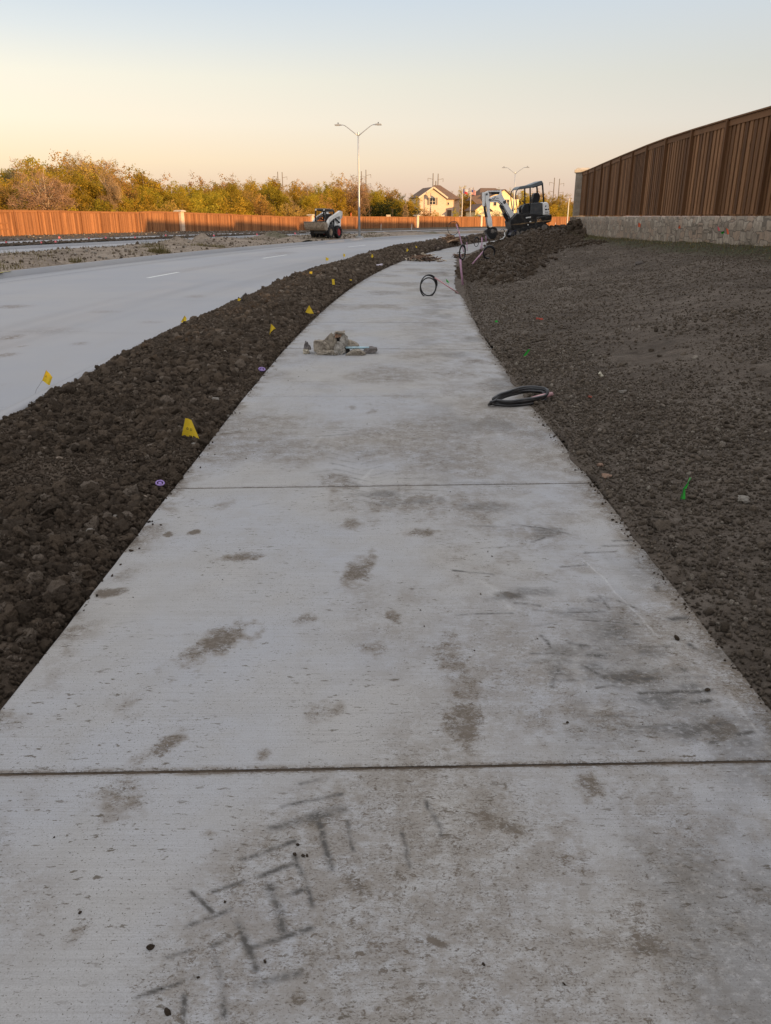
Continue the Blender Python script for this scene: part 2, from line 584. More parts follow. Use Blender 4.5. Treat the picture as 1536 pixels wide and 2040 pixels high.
def M_ashlar(name, c1, c2, mortar, bw, bh):
    t = NT(name)
    br = t.n('ShaderNodeTexBrick')
    co = t.coord((1, 1, 1), 'Object')
    # wrap x+y into the running direction so every face shows courses
    sp = t.n('ShaderNodeSeparateXYZ'); t.l(co, sp.inputs[0])
    cb = t.n('ShaderNodeCombineXYZ')
    t.l(t.math('ADD', sp.outputs[0], sp.outputs[1]), cb.inputs[0]); t.l(sp.outputs[2], cb.inputs[1])
    t.l(cb.outputs[0], br.inputs['Vector'])
    br.inputs['Color1'].default_value = (*c1, 1); br.inputs['Color2'].default_value = (*c2, 1)
    br.inputs['Mortar'].default_value = (*mortar, 1)
    br.inputs['Scale'].default_value = 1.0
    br.inputs['Mortar Size'].default_value = .012
    br.inputs['Brick Width'].default_value = bw; br.inputs['Row Height'].default_value = bh
    c = t.mix(t.rng(t.noise(co, 7, 6, .7), .35, .75, 0, .5), br.outputs['Color'], tuple(v * .6 for v in c1))
    b = t.bump(br.outputs['Fac'], -.5, .02)
    b = t.bump(t.noise(co, 18, 6, .7), .5, .02, b)
    return t.pbr(c, .88, b, spec=.15)
ASHLAR = M_ashlar("ashlar_column_stone", (.32, .26, .20), (.45, .38, .30), (.36, .32, .27), .42, .19)
BRICK_TAN = M_ashlar("tan_brick", (.68, .49, .35), (.76, .56, .41), (.68, .53, .40), .45, .16)
CAPST = M_plain("cast_stone_cap", (.52, .44, .34), .85, .15, 5)

GALV = M_plain("galvanised_steel", (.42, .43, .44), .45, .12, 8, .55, .1, .5)
def M_leaf(name, dark, light, extra=None, trans=.3):
    t = NT(name)
    tn = t.attr("tone")
    c = t.mix(t.rng(tn, 0, 1, 0, 1, False), dark, light)
    if extra: c = t.mix(t.rng(tn, .86, .98), c, extra)
    oi = t.n('ShaderNodeObjectInfo')
    hs = t.n('ShaderNodeHueSaturation')
    t.l(t.rng(oi.outputs['Random'], 0, 1, .482, .513, False), hs.inputs['Hue'])
    rr = t.n('ShaderNodeMath', operation='FRACT')
    t.l(t.math('MULTIPLY', oi.outputs['Random'], 7.31), rr.inputs[0])
    t.l(t.rng(rr.outputs[0], 0, 1, .78, 1.18, False), hs.inputs['Value'])
    t.l(c, hs.inputs['Color'])
    d = t.n('ShaderNodeBsdfDiffuse'); tr = t.n('ShaderNodeBsdfTranslucent')
    t.l(hs.outputs[0], d.inputs[0]); t.l(hs.outputs[0], tr.inputs[0])
    ms = t.n('ShaderNodeMixShader'); ms.inputs[0].default_value = trans
    t.l(d.outputs[0], ms.inputs[1]); t.l(tr.outputs[0], ms.inputs[2])
    t.l(ms.outputs[0], t.out.inputs[0])
    return t.m
L_OLIVE = M_leaf("olive_leaves", (.26, .185, .022), (.60, .41, .052), (.66, .43, .05), .55)
L_YELLOW = M_leaf("yellow_leaves", (.32, .23, .024), (.58, .41, .042), (.62, .41, .04), .42)
L_RUSSET = M_leaf("russet_leaves", (.29, .18, .045), (.52, .31, .08), (.56, .32, .08), .4)
L_TWIG = M_leaf("bare_twigs", (.26, .17, .09), (.48, .32, .17), None, .15)
L_DARK = M_leaf("cedar_leaves", (.012, .018, .007), (.040, .046, .017), None, .1)
BARK = M_plain("tree_bark", (.20, .15, .105), .9, .3, 9, 0, .6, .1)
BARKPALE = M_plain("pale_bark", (.40, .31, .22), .9, .2, 9, 0, .5, .1)
GRASSM = M_leaf("dry_grass", (.075, .062, .024), (.20, .16, .075), (.32, .25, .14), .2)

# ------------------------------------------------------------------ the ground
FENCE_R = [(8.38, -42.0), (8.38, 10.0), (8.38, 20.0), (8.40, 22.3), (8.48, 24.7), (8.67, 27.4), (8.93, 29.8), (9.19, 32.4),
           (9.47, 34.9), (9.70, 37.0), (9.97, 39.3), (10.22, 41.4), (10.52, 44.6), (11.1, 47.4), (12.0, 51.0), (13.2, 55.0), (15.0, 58.0), (20.0, 62.0), (33.0, 70.0)]
WALL_TOP = 1.47
_frx = np.array([p[0] for p in FENCE_R[:16]]); _fry = np.array([p[1] for p in FENCE_R[:16]])
def wall_o(s):
    """offset of the retaining wall's face from the path, by s"""
    s = np.asarray(s, float)
    o = np.full(s.shape, 8.4)
    for _ in range(4):
        x, y = P(s, o)
        fx = np.interp(y, _fry, _frx) - .2
        o = o + (fx - x) / np.maximum(.8, np.cos(np.interp(s, _S0 + STEP * np.arange(len(_pts)), _pts[:, 2])))
    return o
def z_wall(s):
    return np.clip(.90 - .0128 * (np.asarray(s, float) - 17.5), .40, 1.0)

def z_left(s, o):
    """soil strip between path and kerb"""
    u = (-1.22 - o) / 1.78                          # 0 at the path, 1 at the kerb
    prof = np.sin(np.clip(u, 0, 1) * PI) ** .6
    amp = .07 + .13 * sstep(5, 13, s) + .10 * sstep(22, 34, s) + .08 * fbm(s * .55, o * .8, 5, 3)
    edge = -.05 * np.exp(-(u / .018) ** 2) - .012
    lump = .045 * fbm(s * 2.3, o * 2.3, 21, 4) + .022 * fbm(s * 9, o * 9, 31, 4, .6)
    return edge + prof * amp + lump * sstep(-.02, .12, u) - .05 * sstep(.93, 1.0, u)

HEAPS = []      # (x, y, radius, height, stretch, heading)
def z_right(s, o):
    wo = wall_o(s)
    u = (o - 1.22) / np.maximum(.5, wo - 1.22)
    x, y = P(s, o)
    base = z_wall(s) * (np.clip(u, 0, 1.2) ** 1.12)
    z = -.02 + base
    # spoil thrown up beside the trench, from where the coils stand to the digger
    ridge = (.43 - .02 * sstep(30, 39, s)) * np.exp(-((o - (2.05 + .042 * np.clip(s - 20, 0, 99))) / (.80 + .027 * np.clip(s - 20, 0, 99))) ** 2) * sstep(15.5, 23, s) * (1 - sstep(46, 54, s))
    ridge = ridge + .10 * np.exp(-((o - 4.2) / 1.4) ** 2) * sstep(24, 34, s) * (1 - sstep(46, 54, s))
    heap = np.zeros_like(z)
    for hx, hy, r, hh, sx, an in HEAPS:
        dx, dy = x - hx, y - hy
        a = dx * math.cos(an) + dy * math.sin(an); b = -dx * math.sin(an) + dy * math.cos(an)
        heap = np.maximum(heap, hh * np.clip(1 - np.sqrt((a / (r * sx)) ** 2 + (b / r) ** 2), 0, 1) ** .85)
    rough = sstep(.0, .06, u)
    big = sstep(15, 22, s) * (1 - sstep(.55, .8, u)) + np.clip(heap * 2, 0, 1)
    z = z + (ridge + heap) * (1 + .25 * fbm(x * 2.2, y * 2.2, 77, 3))
    z = z + rough * (.05 * fbm(x * .9, y * 1.3, 41, 4) + (.022 + .045 * big) * fbm(x * 4.5, y * 4.5, 51, 4, .6) + (.010 + .010 * big) * fbm(x * 17, y * 17, 61, 3, .65))
    return z
_h = far(1172, 440, 42.5)
HEAPS.append((_h.x - .1, _h.y, 1.25, .70, 1.25, .1))
_h = far(1222, 458, 41.0)
HEAPS.append((_h.x - .75, _h.y - .3, 1.0, .42, 1.3, .0))
_h = far(1085, 462, 43)
HEAPS.append((_h.x, _h.y, 1.4, .30, 1.6, .2))
HEAPS.append((7.0, 41.8, 2.6, .33, 1.2, .0))
_h = far(1160, 493, 27.5)
HEAPS.append((_h.x, _h.y, .75, .14, 1.7, .0))

def sheet(name, ss, oo, zf, mat, kind='structure', grass=None, smooth=True):
    S, O = np.meshgrid(np.asarray(ss, float), np.asarray(oo, float), indexing='ij')
    X, Y = P(S.ravel(), O.ravel())
    Z = zf(S.ravel(), O.ravel()) if callable(zf) else np.full(X.shape, zf)
    at_ = {}
    if grass is not None:
        at_['grass'] = grass(S.ravel(), O.ravel())
    f = grid_faces(len(ss), len(oo))[:, ::-1]
    o = np_mesh(name, np.stack([X, Y, Z], -1), f, mat, smooth=smooth, attrs=at_)
    return tag(o, kind=kind)
def geo(a, b, d0, d1):
    """steps growing from d0 to d1"""
    r = [a]
    while r[-1] < b:
        k = (r[-1] - a) / (b - a)
        r.append(r[-1] + d0 + (d1 - d0) * k)
    r[-1] = b
    return np.array(r)

# the big sheet out to the horizon (dry field)
_gr = M_soil("field_ground", (.10, .085, .045), (.17, .14, .075), (.24, .20, .12), .15)
gv = [(-1500, -600, -1.1), (1500, -600, -1.1), (1500, 2500, -1.6), (-1500, 2500, -1.6)]
tag(MB().poly(gv).build("ground", _gr), kind='structure')

# soil strip left of the path
left_s = np.concatenate([geo(-14, .4, .3, .05), np.arange(.42, 9, .018), geo(9, 30, .03, .12)[1:], geo(30, 130, .15, .9)[1:]])
left_o = -1.225 - np.concatenate([np.linspace(0, 1.78, 96)])
def zl(s, o): return z_left(s, o) + drop(s)
tag(sheet("soil_strip", left_s, left_o, zl, SOIL), kind='structure')

# slope right of the path up to the wall
right_s = np.concatenate([geo(-14, .6, .3, .06), np.arange(.62, 7.5, .024), geo(7.5, 48, .032, .14)[1:], geo(48, 75, .2, .8)[1:]])
NU = 210
S_, U_ = np.meshgrid(right_s, np.linspace(0, 1, NU) ** 1.35, indexing='ij')
WO_ = wall_o(right_s)[:, None] + .12
# the spoil spills over the path's edge where it is heaped
def spill(s):
    s = np.asarray(s, float)
    return (.20 * sstep(14, 17, s) + .45 * sstep(22, 30, s)) * (1 - sstep(47, 53, s)) * (1 + .25 * fbm(s * 1.3, s * 0, 8, 3)) + .07 * fbm(s * 1.7, s * 0 + 3, 15, 4) * sstep(2, 4, s)
E0 = 1.222 - spill(right_s)[:, None]
O_ = E0 + (WO_ - E0) * U_
def zr(s, o):
    z = z_right(s, o) + drop(s)
    sp = 1.222 - spill(s)
    k = sstep(0, .25, o - sp)
    over = (o < 1.3)
    lip = .012 + .06 * k
    return np.where(over & (s > 3), np.maximum(z, np.where(o < sp + .004, -.03, lip * np.clip((o - sp) * 12, 0, 1) + .003)), z)
Xr, Yr = P(S_.ravel(), O_.ravel())
Zr = zr(S_.ravel(), O_.ravel())
def grass_r(x, y, u, s):
    g = sstep(.62, .98, u) * .75 + .35 * sstep(.25, .6, fbm(x * .5, y * .5, 91, 3)) * sstep(.4, .8, u)
    return g * sstep(6, 12, s)
np_o = np_mesh("soil_slope", np.stack([Xr, Yr, Zr], -1), grid_faces(len(right_s), NU)[:, ::-1], SOIL_R, smooth=True,
               attrs={'grass': grass_r(Xr, Yr, U_.ravel(), S_.ravel())})
tag(np_o, kind='structure')

# roadway, kerbs, median, far road, far verge
rs = np.concatenate([geo(-20, 60, .5, 1.0), geo(60, 240, 1.0, 3)[1:]])
def flat(z): return lambda s, o: z + drop(s)
def road_sheet(name, o0, o1, n):
    oo = np.linspace(o0, o1, n)
    ss = np.concatenate([np.arange(-10, 40, .06), np.arange(40, 70, .15), geo(70, 240, .5, 3)])
    S, O = np.meshgrid(ss, oo, indexing='ij')
    X, Y = P(S.ravel(), O.ravel())
    Z = -.15 + drop(S.ravel()) + .05 * (1 - ((O.ravel() - (o0 + o1) / 2) / ((o1 - o0) / 2)) ** 2)
    s, o = S.ravel(), O.ravel()
    md = .25 * sstep(.2, .6, fbm(o * .9, s * .12, 123, 4))
    if name == 'road':
        for px, py, rx, ry, st in ((25, 613, 34, 4, .9), (22, 673, 20, 6, 1.), (12, 707, 18, 5, 1.), (160, 683, 14, 4, .7), (46, 690, 8, 2, .9), (390, 590, 20, 3, .5), (560, 505, 30, 3, .5), (210, 622, 30, 3, .4), (300, 640, 26, 3, .35), (100, 660, 60, 8, .3)):
            q = at(px, py, -.12); e = at(px + rx, py, -.12); f_ = at(px, py - ry, -.12)
            d = np.sqrt(((X - q.x) / (e.x - q.x)) ** 2 + ((Y - q.y) / (f_.y - q.y)) ** 2) + .3 * fbm(X * 6, Y * 6, 125, 3)
            md = np.maximum(md, st * np.clip(1.3 - d, 0, 1))
    sm = .34 * sstep(.0, .5, fbm(o * .75, s * .03, 121, 4))          # tyre wear along the lanes
    return tag(np_mesh(name, np.stack([X, Y, Z], -1), grid_faces(len(ss), n)[:, ::-1], ROADM, smooth=True, attrs={'smudge': sm, 'mud': md}), kind='structure')
road_sheet("road", -3.16, -11.68, 120)
road_sheet("far_road", -18.62, -24.0, 24)
# joints and dirt on the road are laid as thin sheets
def strip(mb, s0, s1, o0, o1, z, n=12):
    ss = np.linspace(s0, s1, n)
    for a, b in zip(ss[:-1], ss[1:]):
        q = []
        for s, o in ((a, o0), (b, o0), (b, o1), (a, o1)):
            x, y = P1(s, o)
            q.append((x, y, z + float(drop(np.array(s)))))
        mb.poly(q)
def kerb(name, o_out, o_in, zt, back):
    """kerb with a sloped face on the road side (o_in)"""
    prof = [(back, zt - .3), (o_out, zt), (o_out + (o_in - o_out) * .72, zt + .004), (o_in, -.16)]
    V = []
    for s in rs:
        d = float(drop(np.array(s)))
        for o, z in prof:
            x, y = P1(s, o)
            V.append((x, y, z + d))
    tag(np_mesh(name, np.array(V), grid_faces(len(rs), 4), ROADM, smooth=False), kind='structure')
kerb("kerb", -2.98, -3.17, -.01, -2.96)
kerb("kerb", -11.88, -11.66, .0, -11.9)
kerb("kerb", -18.42, -18.64, .0, -18.4)
kerb("kerb", -24.2, -23.98, .0, -24.22)

LINEP = M_plain("faded_white_paint", (.62, .62, .60), .8, .2, 20)
def zroad(o, o0=-3.16, o1=-11.68):
    return -.15 + .05 * (1 - ((o - (o0 + o1) / 2) / ((o1 - o0) / 2)) ** 2)
lm = MB()
for s0, s1 in ((21.1, 23.3), (31.3, 34.2), (43.4, 46.4), (55.4, 58.4)):
    strip(lm, s0, s1, -7.31, -7.43, zroad(-7.37) + .004, 6)
tag(lm.build("lane_markings", LINEP), kind='structure')
JOINT = M_plain("joint_sealant", (.17, .165, .16), .9, .3, 30)
jm = MB()
strip(jm, 2, 90, -10.6, -10.625, zroad(-10.6) + .003, 90)
for s in (6.7, 11.25, 15.8, 20.3, 24.9, 29.4, 34, 38.5, 43, 47.6):
    for a, b in ((-3.2, -4.4), (-4.4, -5.8), (-5.8, -7.2), (-7.2, -8.7), (-8.7, -10.2), (-10.2, -11.6)):
        strip(jm, s, s + .006, a, b, max(zroad(a), zroad(b)) + .003, 2)
tag(jm.build("road_joints", JOINT), kind='structure')
YP = M_plain("yellow_marking_paint", (.60, .50, .12), .85, .25, 25)
ym = MB()
for px, py, w, l_ in ((46, 545, .30, .75), (66, 542, .15, .4)):
    q = at(px, py, 0)
    s, o = so(q.x, q.y)
    strip(ym, s - l_ / 2, s + l_ / 2, -11.75, -11.75 + w * .3, .008, 4)
tag(ym.build("kerb_paint", YP), kind='structure')

def zmed(s, o):
    u = (o + 15.1) / 3.25
    x, y = P(s, o)
    z = .02 + .16 * np.clip(1 - u ** 2, 0, 1) + .14 * fbm(x * .8, y * .8, 141, 4) * np.clip(1 - u ** 4, 0, 1) + .05 * fbm(x * 3, y * 3, 142, 3) * np.clip(1 - u ** 4, 0, 1)
    for px, py, r, h in ((402, 480, .75, .55), (352, 487, 1.2, .35), (545, 476, 1.6, .40), (590, 478, 1.3, .25), (440, 481, 1.8, .2), (60, 520, 1.3, .2)):
        q = at(px, py, .1)
        d = np.hypot(x - q.x, y - q.y)
        z = z + h * np.clip(1 - d / r, 0, 1) ** .9 * (1 + .2 * fbm(x * 4, y * 4, 7, 2))
    return z + drop(s) - .04
ms = np.concatenate([geo(-5, 15, .8, .3), np.arange(15.1, 66, .16), geo(66, 240, .5, 3)[1:]])
sheet("median_ground", ms, np.linspace(-11.89, -18.41, 44), zmed, SOIL_M,
      grass=lambda s, o: .06 + .45 * sstep(.1, .5, fbm(s * .3, o * .5, 151, 3)) - .25 * sstep(-12.6, -12.0, o))
def zver(s, o):
    x, y = P(s, o)
    return .03 + .05 * fbm(x * .9, y * .9, 161, 4) + .02 * fbm(x * 4, y * 4, 162, 3) + drop(s) + .0 * o
def zver2(s, o):
    return zver(s, o) - .04 + .06 * sstep(-29.4, -33, o)
sheet("verge_soil", ms, np.linspace(-24.21, -26.8, 18), zver, SOIL)
sheet("verge_soil", ms, np.linspace(-29.32, -56, 56), zver2, SOIL, grass=lambda s, o: .2 + .4 * sstep(-40.5, -42, o) + 0 * s)
sheet("far_path", np.concatenate([geo(-5, 130, .5, 2)]), np.linspace(-26.78, -29.34, 5), flat(.035), ROADM)

# ------------------------------------------------------------------ the footpath: slabs with open joints
JN = [-1.2, 1.78, 4.235, 6.62, 9.19]
while JN[-1] < 120: JN.append(JN[-1] + 2.44)
WIDE = {1: .0105, 2: .0065, 3: .003, 4: .009}
SKEW = {1: .026, 2: .040, 3: .02, 4: .0}

def seg_mask(x, y, p, q, w, soft=1.6):
    px_, py_ = q[0] - p[0], q[1] - p[1]
    L2 = px_ * px_ + py_ * py_ + 1e-12
    t = np.clip(((x - p[0]) * px_ + (y - p[1]) * py_) / L2, 0, 1)
    d = np.hypot(x - p[0] - t * px_, y - p[1] - t * py_)
    return np.clip(1 - d / (w * soft), 0, 1) ** 1.2
def g(px, py):
    q = at(px, py, 0)
    return q.x, q.y
# marks seen on the slabs: (centre px, half sizes px, turn deg, strength)
MUD = [(428, 1288, 74, 30, -32, 1.0), (715, 1135, 40, 24, -35, 1.0), (478, 1108, 46, 9, -4, .95), (388, 1060, 13, 6, -15, 1.5), (335, 1065, 10, 5, 10, 1.3),
       (780, 1226, 20, 15, -20, .9), (600, 1236, 30, 12, -15, .7), (214, 1181, 34, 9, -5, 1.15), (722, 1770, 44, 40, -10, 1.05), (880, 1881, 28, 11, 25, 1.5),
       (1000, 1645, 62, 34, 15, .9), (1180, 1570, 36, 26, -30, .85), (1288, 1872, 82, 44, 10, .92), (232, 1592, 54, 50, -40, .75), (588, 1990, 30, 36, 20, 1.0),
       (915, 1330, 46, 90, -12, .75), (930, 1450, 50, 60, 0, .95), (1255, 1352, 64, 16, 4, 1.0), (1015, 1186, 30, 9, 5, 1.2), (320, 1490, 50, 20, -35, .85),
       (520, 1505, 20, 16, -30, .8), (640, 1420, 46, 20, -10, .6), (745, 1290, 40, 20, 20, .6), (260, 1400, 46, 34, -20, .45), (800, 1000, 130, 34, 0, .62),
       (930, 1010, 110, 50, 0, .55), (1060, 1060, 80, 34, 0, .5), (840, 1060, 46, 8, -5, .9), (700, 1045, 24, 12, 10, .7), (445, 1005, 20, 12, 0, .55),
       (680, 960, 50, 18, 15, .7), (900, 870, 90, 30, 0, .5), (1000, 900, 90, 40, 0, .45), (470, 862, 44, 6, -6, .8), (560, 905, 40, 12, 0, .35),
       (740, 820, 14, 7, 0, .8), (700, 812, 14, 5, 0, .6), (950, 720, 30, 6, 0, .7), (905, 745, 60, 10, 0, .6), (980, 770, 60, 14, 0, .6), (800, 790, 70, 6, 0, .5),
       (1060, 1440, 110, 60, 0, .55), (1200, 1440, 130, 50, 0, .65), (1440, 1450, 60, 26, 0, .9), (1330, 1240, 100, 90, 0, .35), (1250, 1700, 120, 120, 0, .35),
       (700, 1900, 80, 36, 10, .6), (880, 1640, 60, 40, 0, .35), (1400, 1780, 120, 90, 0, .4), (160, 1850, 20, 30, 20, .6), (420, 1660, 26, 12, 0, .6),
       (640, 1640, 46, 18, -15, .9), (1100, 1900, 60, 50, 0, .45), (1060, 1990, 40, 30, 0, .5), (60, 1590, 40, 50, 0, .3), (880, 560, 30, 8, 0, .6), (870, 545, 40, 5, 0, .8), (860, 600, 40, 5, 0, .5)]
K = 1 / 1.7067
TREAD = [(610, 185, 820, 140, 10), (570, 262, 700, 228, 20), (700, 228, 830, 190, 26), (500, 355, 660, 300, 12), (395, 465, 500, 430, 10), (550, 415, 660, 375, 14), (735, 245, 785, 395, 14), (835, 235, 862, 330, 9),
         (662, 350, 705, 530, 13), (570, 450, 612, 610, 18), (470, 565, 520, 740, 17), (325, 465, 385, 545, 12), (300, 585, 450, 530, 11), (590, 502, 670, 475, 14), (500, 668, 710, 600, 13),
         (380, 690, 430, 890, 13), (120, 835, 340, 760, 11), (525, 790, 670, 752, 20), (220, 700, 300, 675, 10), (276, 830, 292, 920, 12), (680, 105, 770, 85, 9), (385, 655, 440, 625, 12), (1110, 160, 1160, 280, 10), (1030, 270, 1060, 380, 10)]
TREAD = [(200 + a * K, 1500 + b * K, 200 + c * K, 1500 + d * K, w * K * .85, 1.5) for a, b, c, d, w in TREAD]
K2 = 1 / 2.415
T2 = [(300, 205, 470, 232, 10), (380, 292, 480, 255, 10), (470, 232, 560, 250, 12), (530, 407, 650, 398, 8), (640, 342, 780, 338, 10), (715, 312, 860, 305, 12), (480, 626, 740, 620, 10), (590, 660, 900, 684, 12), (800, 570, 890, 612, 12), (710, 550, 765, 610, 10),
      (300, 580, 420, 595, 14), (0, 428, 200, 446, 10), (30, 640, 290, 632, 10), (560, 780, 640, 800, 30), (660, 830, 760, 840, 34), (480, 985, 518, 875, 16), (690, 992, 960, 962, 10), (900, 1020, 1250, 1008, 30), (1030, 1090, 1240, 1050, 34), (780, 955, 960, 940, 40),
      (1080, 900, 1120, 910, 30), (1180, 1180, 1310, 1160, 26), (1240, 1250, 1440, 1210, 30), (960, 480, 1000, 520, 18), (880, 370, 910, 400, 16), (1060, 660, 1130, 650, 28), (780, 285, 860, 282, 16), (950, 360, 1010, 390, 16), (640, 880, 720, 930, 24), (430, 740, 460, 800, 14), (1150, 780, 1175, 800, 20)]
TREAD += [(900 + a * K2, 960 + b * K2, 900 + c * K2, 960 + d * K2, w * K2 * .85, 1.35) for a, b, c, d, w in T2]
for i in range(34):
    a_, b_ = random.uniform(1060, 1440), random.uniform(1190, 1470)
    if abs((a_ - 1060) / 380 - (b_ - 1190) / 280) > .42: continue
    L_ = random.uniform(14, 60)
    TREAD.append((a_ - L_, b_ + random.uniform(-6, 6), a_ + L_, b_ + random.uniform(-9, 3), random.uniform(3, 13), random.uniform(.5, 1.15)))
for i in range(46):
    a_, b_ = random.uniform(600, 1120), random.uniform(830, 1080)
    if abs((a_ - 560) / 500 - (b_ - 810) / 270) > .33: continue
    L_ = random.uniform(10, 34)
    TREAD.append((a_ - L_, b_ + random.uniform(-3, 3), a_ + L_, b_ + random.uniform(-5, 2), random.uniform(1.6, 4), random.uniform(.4, .95)))
# herring-bone tyre prints further up the walk
for i in range(9):
    x0, y0 = 650 + i * 8, 905 + i * 12
    TREAD.append((x0 - 8, y0 - 6, x0 + 46, y0 + 6, 3.4, .6)); TREAD.append((x0 + 60, y0 + 8, x0 + 100, y0 - 2, 3.2, .5))
for px, py, w_ in ((480, 862, 70), (690, 890, 30), (640, 940, 46), (520, 1006, 30), (330, 1010, 28), (840, 655, 46), (800, 668, 30), (720, 668, 40), (905, 655, 30), (760, 705, 50), (830, 625, 30), (1005, 1090, 80), (640, 1480, 60), (700, 1480, 40), (250, 1240, 40)):
    TREAD.append((px - w_ / 2, py + 2, px + w_ / 2, py - 3, 2.6, .55))
CHALK = [(1163, 1115, 1310, 1265, 2.2, .8), (1450, 1380, 1536, 1500, 3, .5), (960, 1160, 1020, 1210, 14, .5), (900, 880, 1080, 850, 6, .3), (610, 900, 640, 870, 6, .4), (740, 935, 715, 960, 4, .5), (1140, 1290, 1165, 1380, 10, .3), (1180, 1415, 1300, 1400, 10, .35)]

BLOB = [(1240, 1345, 90, 24, .95), (1330, 1392, 70, 24, .9), (1205, 1258, 60, 18, .8), (1400, 1450, 80, 22, .9), (1180, 1330, 40, 18, .8), (1290, 1300, 40, 15, .7), (1380, 1370, 40, 14, .8), (1430, 1300, 40, 16, .6), (1130, 1300, 40, 16, .6), (1010, 1190, 40, 9, .8), (1160, 1220, 40, 10, .7), (1090, 1060, 30, 10, .7), (1480, 1480, 40, 12, .8), (1330, 1450, 50, 12, .7), (1060, 1180, 40, 8, .6), (830, 1000, 60, 8, .6), (760, 985, 50, 7, .7), (980, 1010, 60, 10, .5)]
def path_attrs(x, y, s, o):
    m = np.zeros(len(x)); k = np.zeros(len(x)); c = np.zeros(len(x))
    nz = fbm(x * 9, y * 9, 201, 4); nz2 = fbm(x * 30, y * 30, 211, 3); nz3 = fbm(x * 5, y * 7, 215, 3); nze = fbm(x * 21 * (1 / (1 + .12 * np.clip(s - 2, 0, 20))), y * 21 / (1 + .12 * np.clip(s - 2, 0, 20)), 217, 4)
    for px, py, rx, ry, st in BLOB:
        cx, cy = g(px, py); ex, _ = g(px + rx, py); _, y1 = g(px, py - ry); _, y2 = g(px, py + ry)
        d = np.sqrt(((x - cx) / (ex - cx)) ** 2 + ((y - cy) / (abs(y1 - y2) / 2)) ** 2) + .9 * nz + .4 * nz2
        k = np.maximum(k, st * np.clip(1.35 - d, 0, 1))
    for px, py, rx, ry, an, st in MUD:
        cx, cy = g(px, py)
        ex, _ = g(px + rx, py); wx = abs(ex - cx)
        _, y1 = g(px, py - ry); _, y2 = g(px, py + ry); wy = abs(y1 - y2) / 2
        a = math.radians(-an)
        u = (x - cx) / wx; v = (y - cy) / wy
        ur = u * math.cos(a) + v * math.sin(a) * (ry / rx) ** 0; vr = -u * math.sin(a) + v * math.cos(a)
        # turn inside the photo-shaped ellipse: keep the aspect of its two half sizes
        U = (u * rx) * math.cos(a) + (v * ry) * math.sin(a); Vv = -(u * rx) * math.sin(a) + (v * ry) * math.cos(a)
        d = np.sqrt((U / rx) ** 2 + (Vv / ry) ** 2) + .75 * nze + .35 * nz2
        m = np.maximum(m, st * np.clip(1.25 - d, 0, 1) ** .7)
    for lst, arr in ((TREAD, k), (CHALK, c)):
        for a, b, c_, d_, w, st in lst:
            p, q = g(a, b), g(c_, d_)
            mid = ((a + c_) / 2, (b + d_) / 2)
            u0, _ = g(mid[0], mid[1]); u1, _ = g(mid[0] + w, mid[1])
            ww = abs(u1 - u0)
            sel = (np.abs(x - (p[0] + q[0]) / 2) < abs(p[0] - q[0]) / 2 + ww * 3) & (np.abs(y - (p[1] + q[1]) / 2) < abs(p[1] - q[1]) / 2 + ww * 3)
            if not sel.any(): continue
            xs, ys = x[sel], y[sel]
            wob = nz[sel] * ww * .9
            wob = wob + nz3[sel] * min(.014, .25 * math.hypot(p[0] - q[0], p[1] - q[1]))
            v = st * seg_mask(xs + wob, ys + wob * .8, p, q, ww) * np.clip(.75 + .9 * nz2[sel], .15, 1)
            arr[sel] = np.maximum(arr[sel], v)
    # the worn, dirtier right half and dirt kicked over both edges
    m = np.maximum(m, .58 * sstep(-.35, .5, o + .25 * fbm(x * 1.3, y * .8, 221, 3)) * (1 - .3 * sstep(1.2, 1.8, s)) * sstep(-.55, .25, nz))
    m = np.maximum(m, 1.0 * np.clip(1 - (1.22 - o) / (.17 + .16 * nz), 0, 1))
    m = np.maximum(m, .8 * np.clip(1 - (o + 1.22) / (.16 + .15 * nz), 0, 1) * sstep(-.4, .2, nz))
    m = np.maximum(m, .55 * sstep(-.05, .45, fbm(x * 1.1, y * .8, 231, 4)))
    m = np.maximum(m, .75 * sstep(.05, .5, fbm(x * 1.5, y * .9, 233, 3)) * sstep(14, 18, s) * sstep(.2, .9, o))
    k = np.maximum(k, .5 * sstep(.0, .5, fbm(x * 2.6, y * 1.6, 241, 4)) * sstep(.1, .8, o))
    return m, k, c

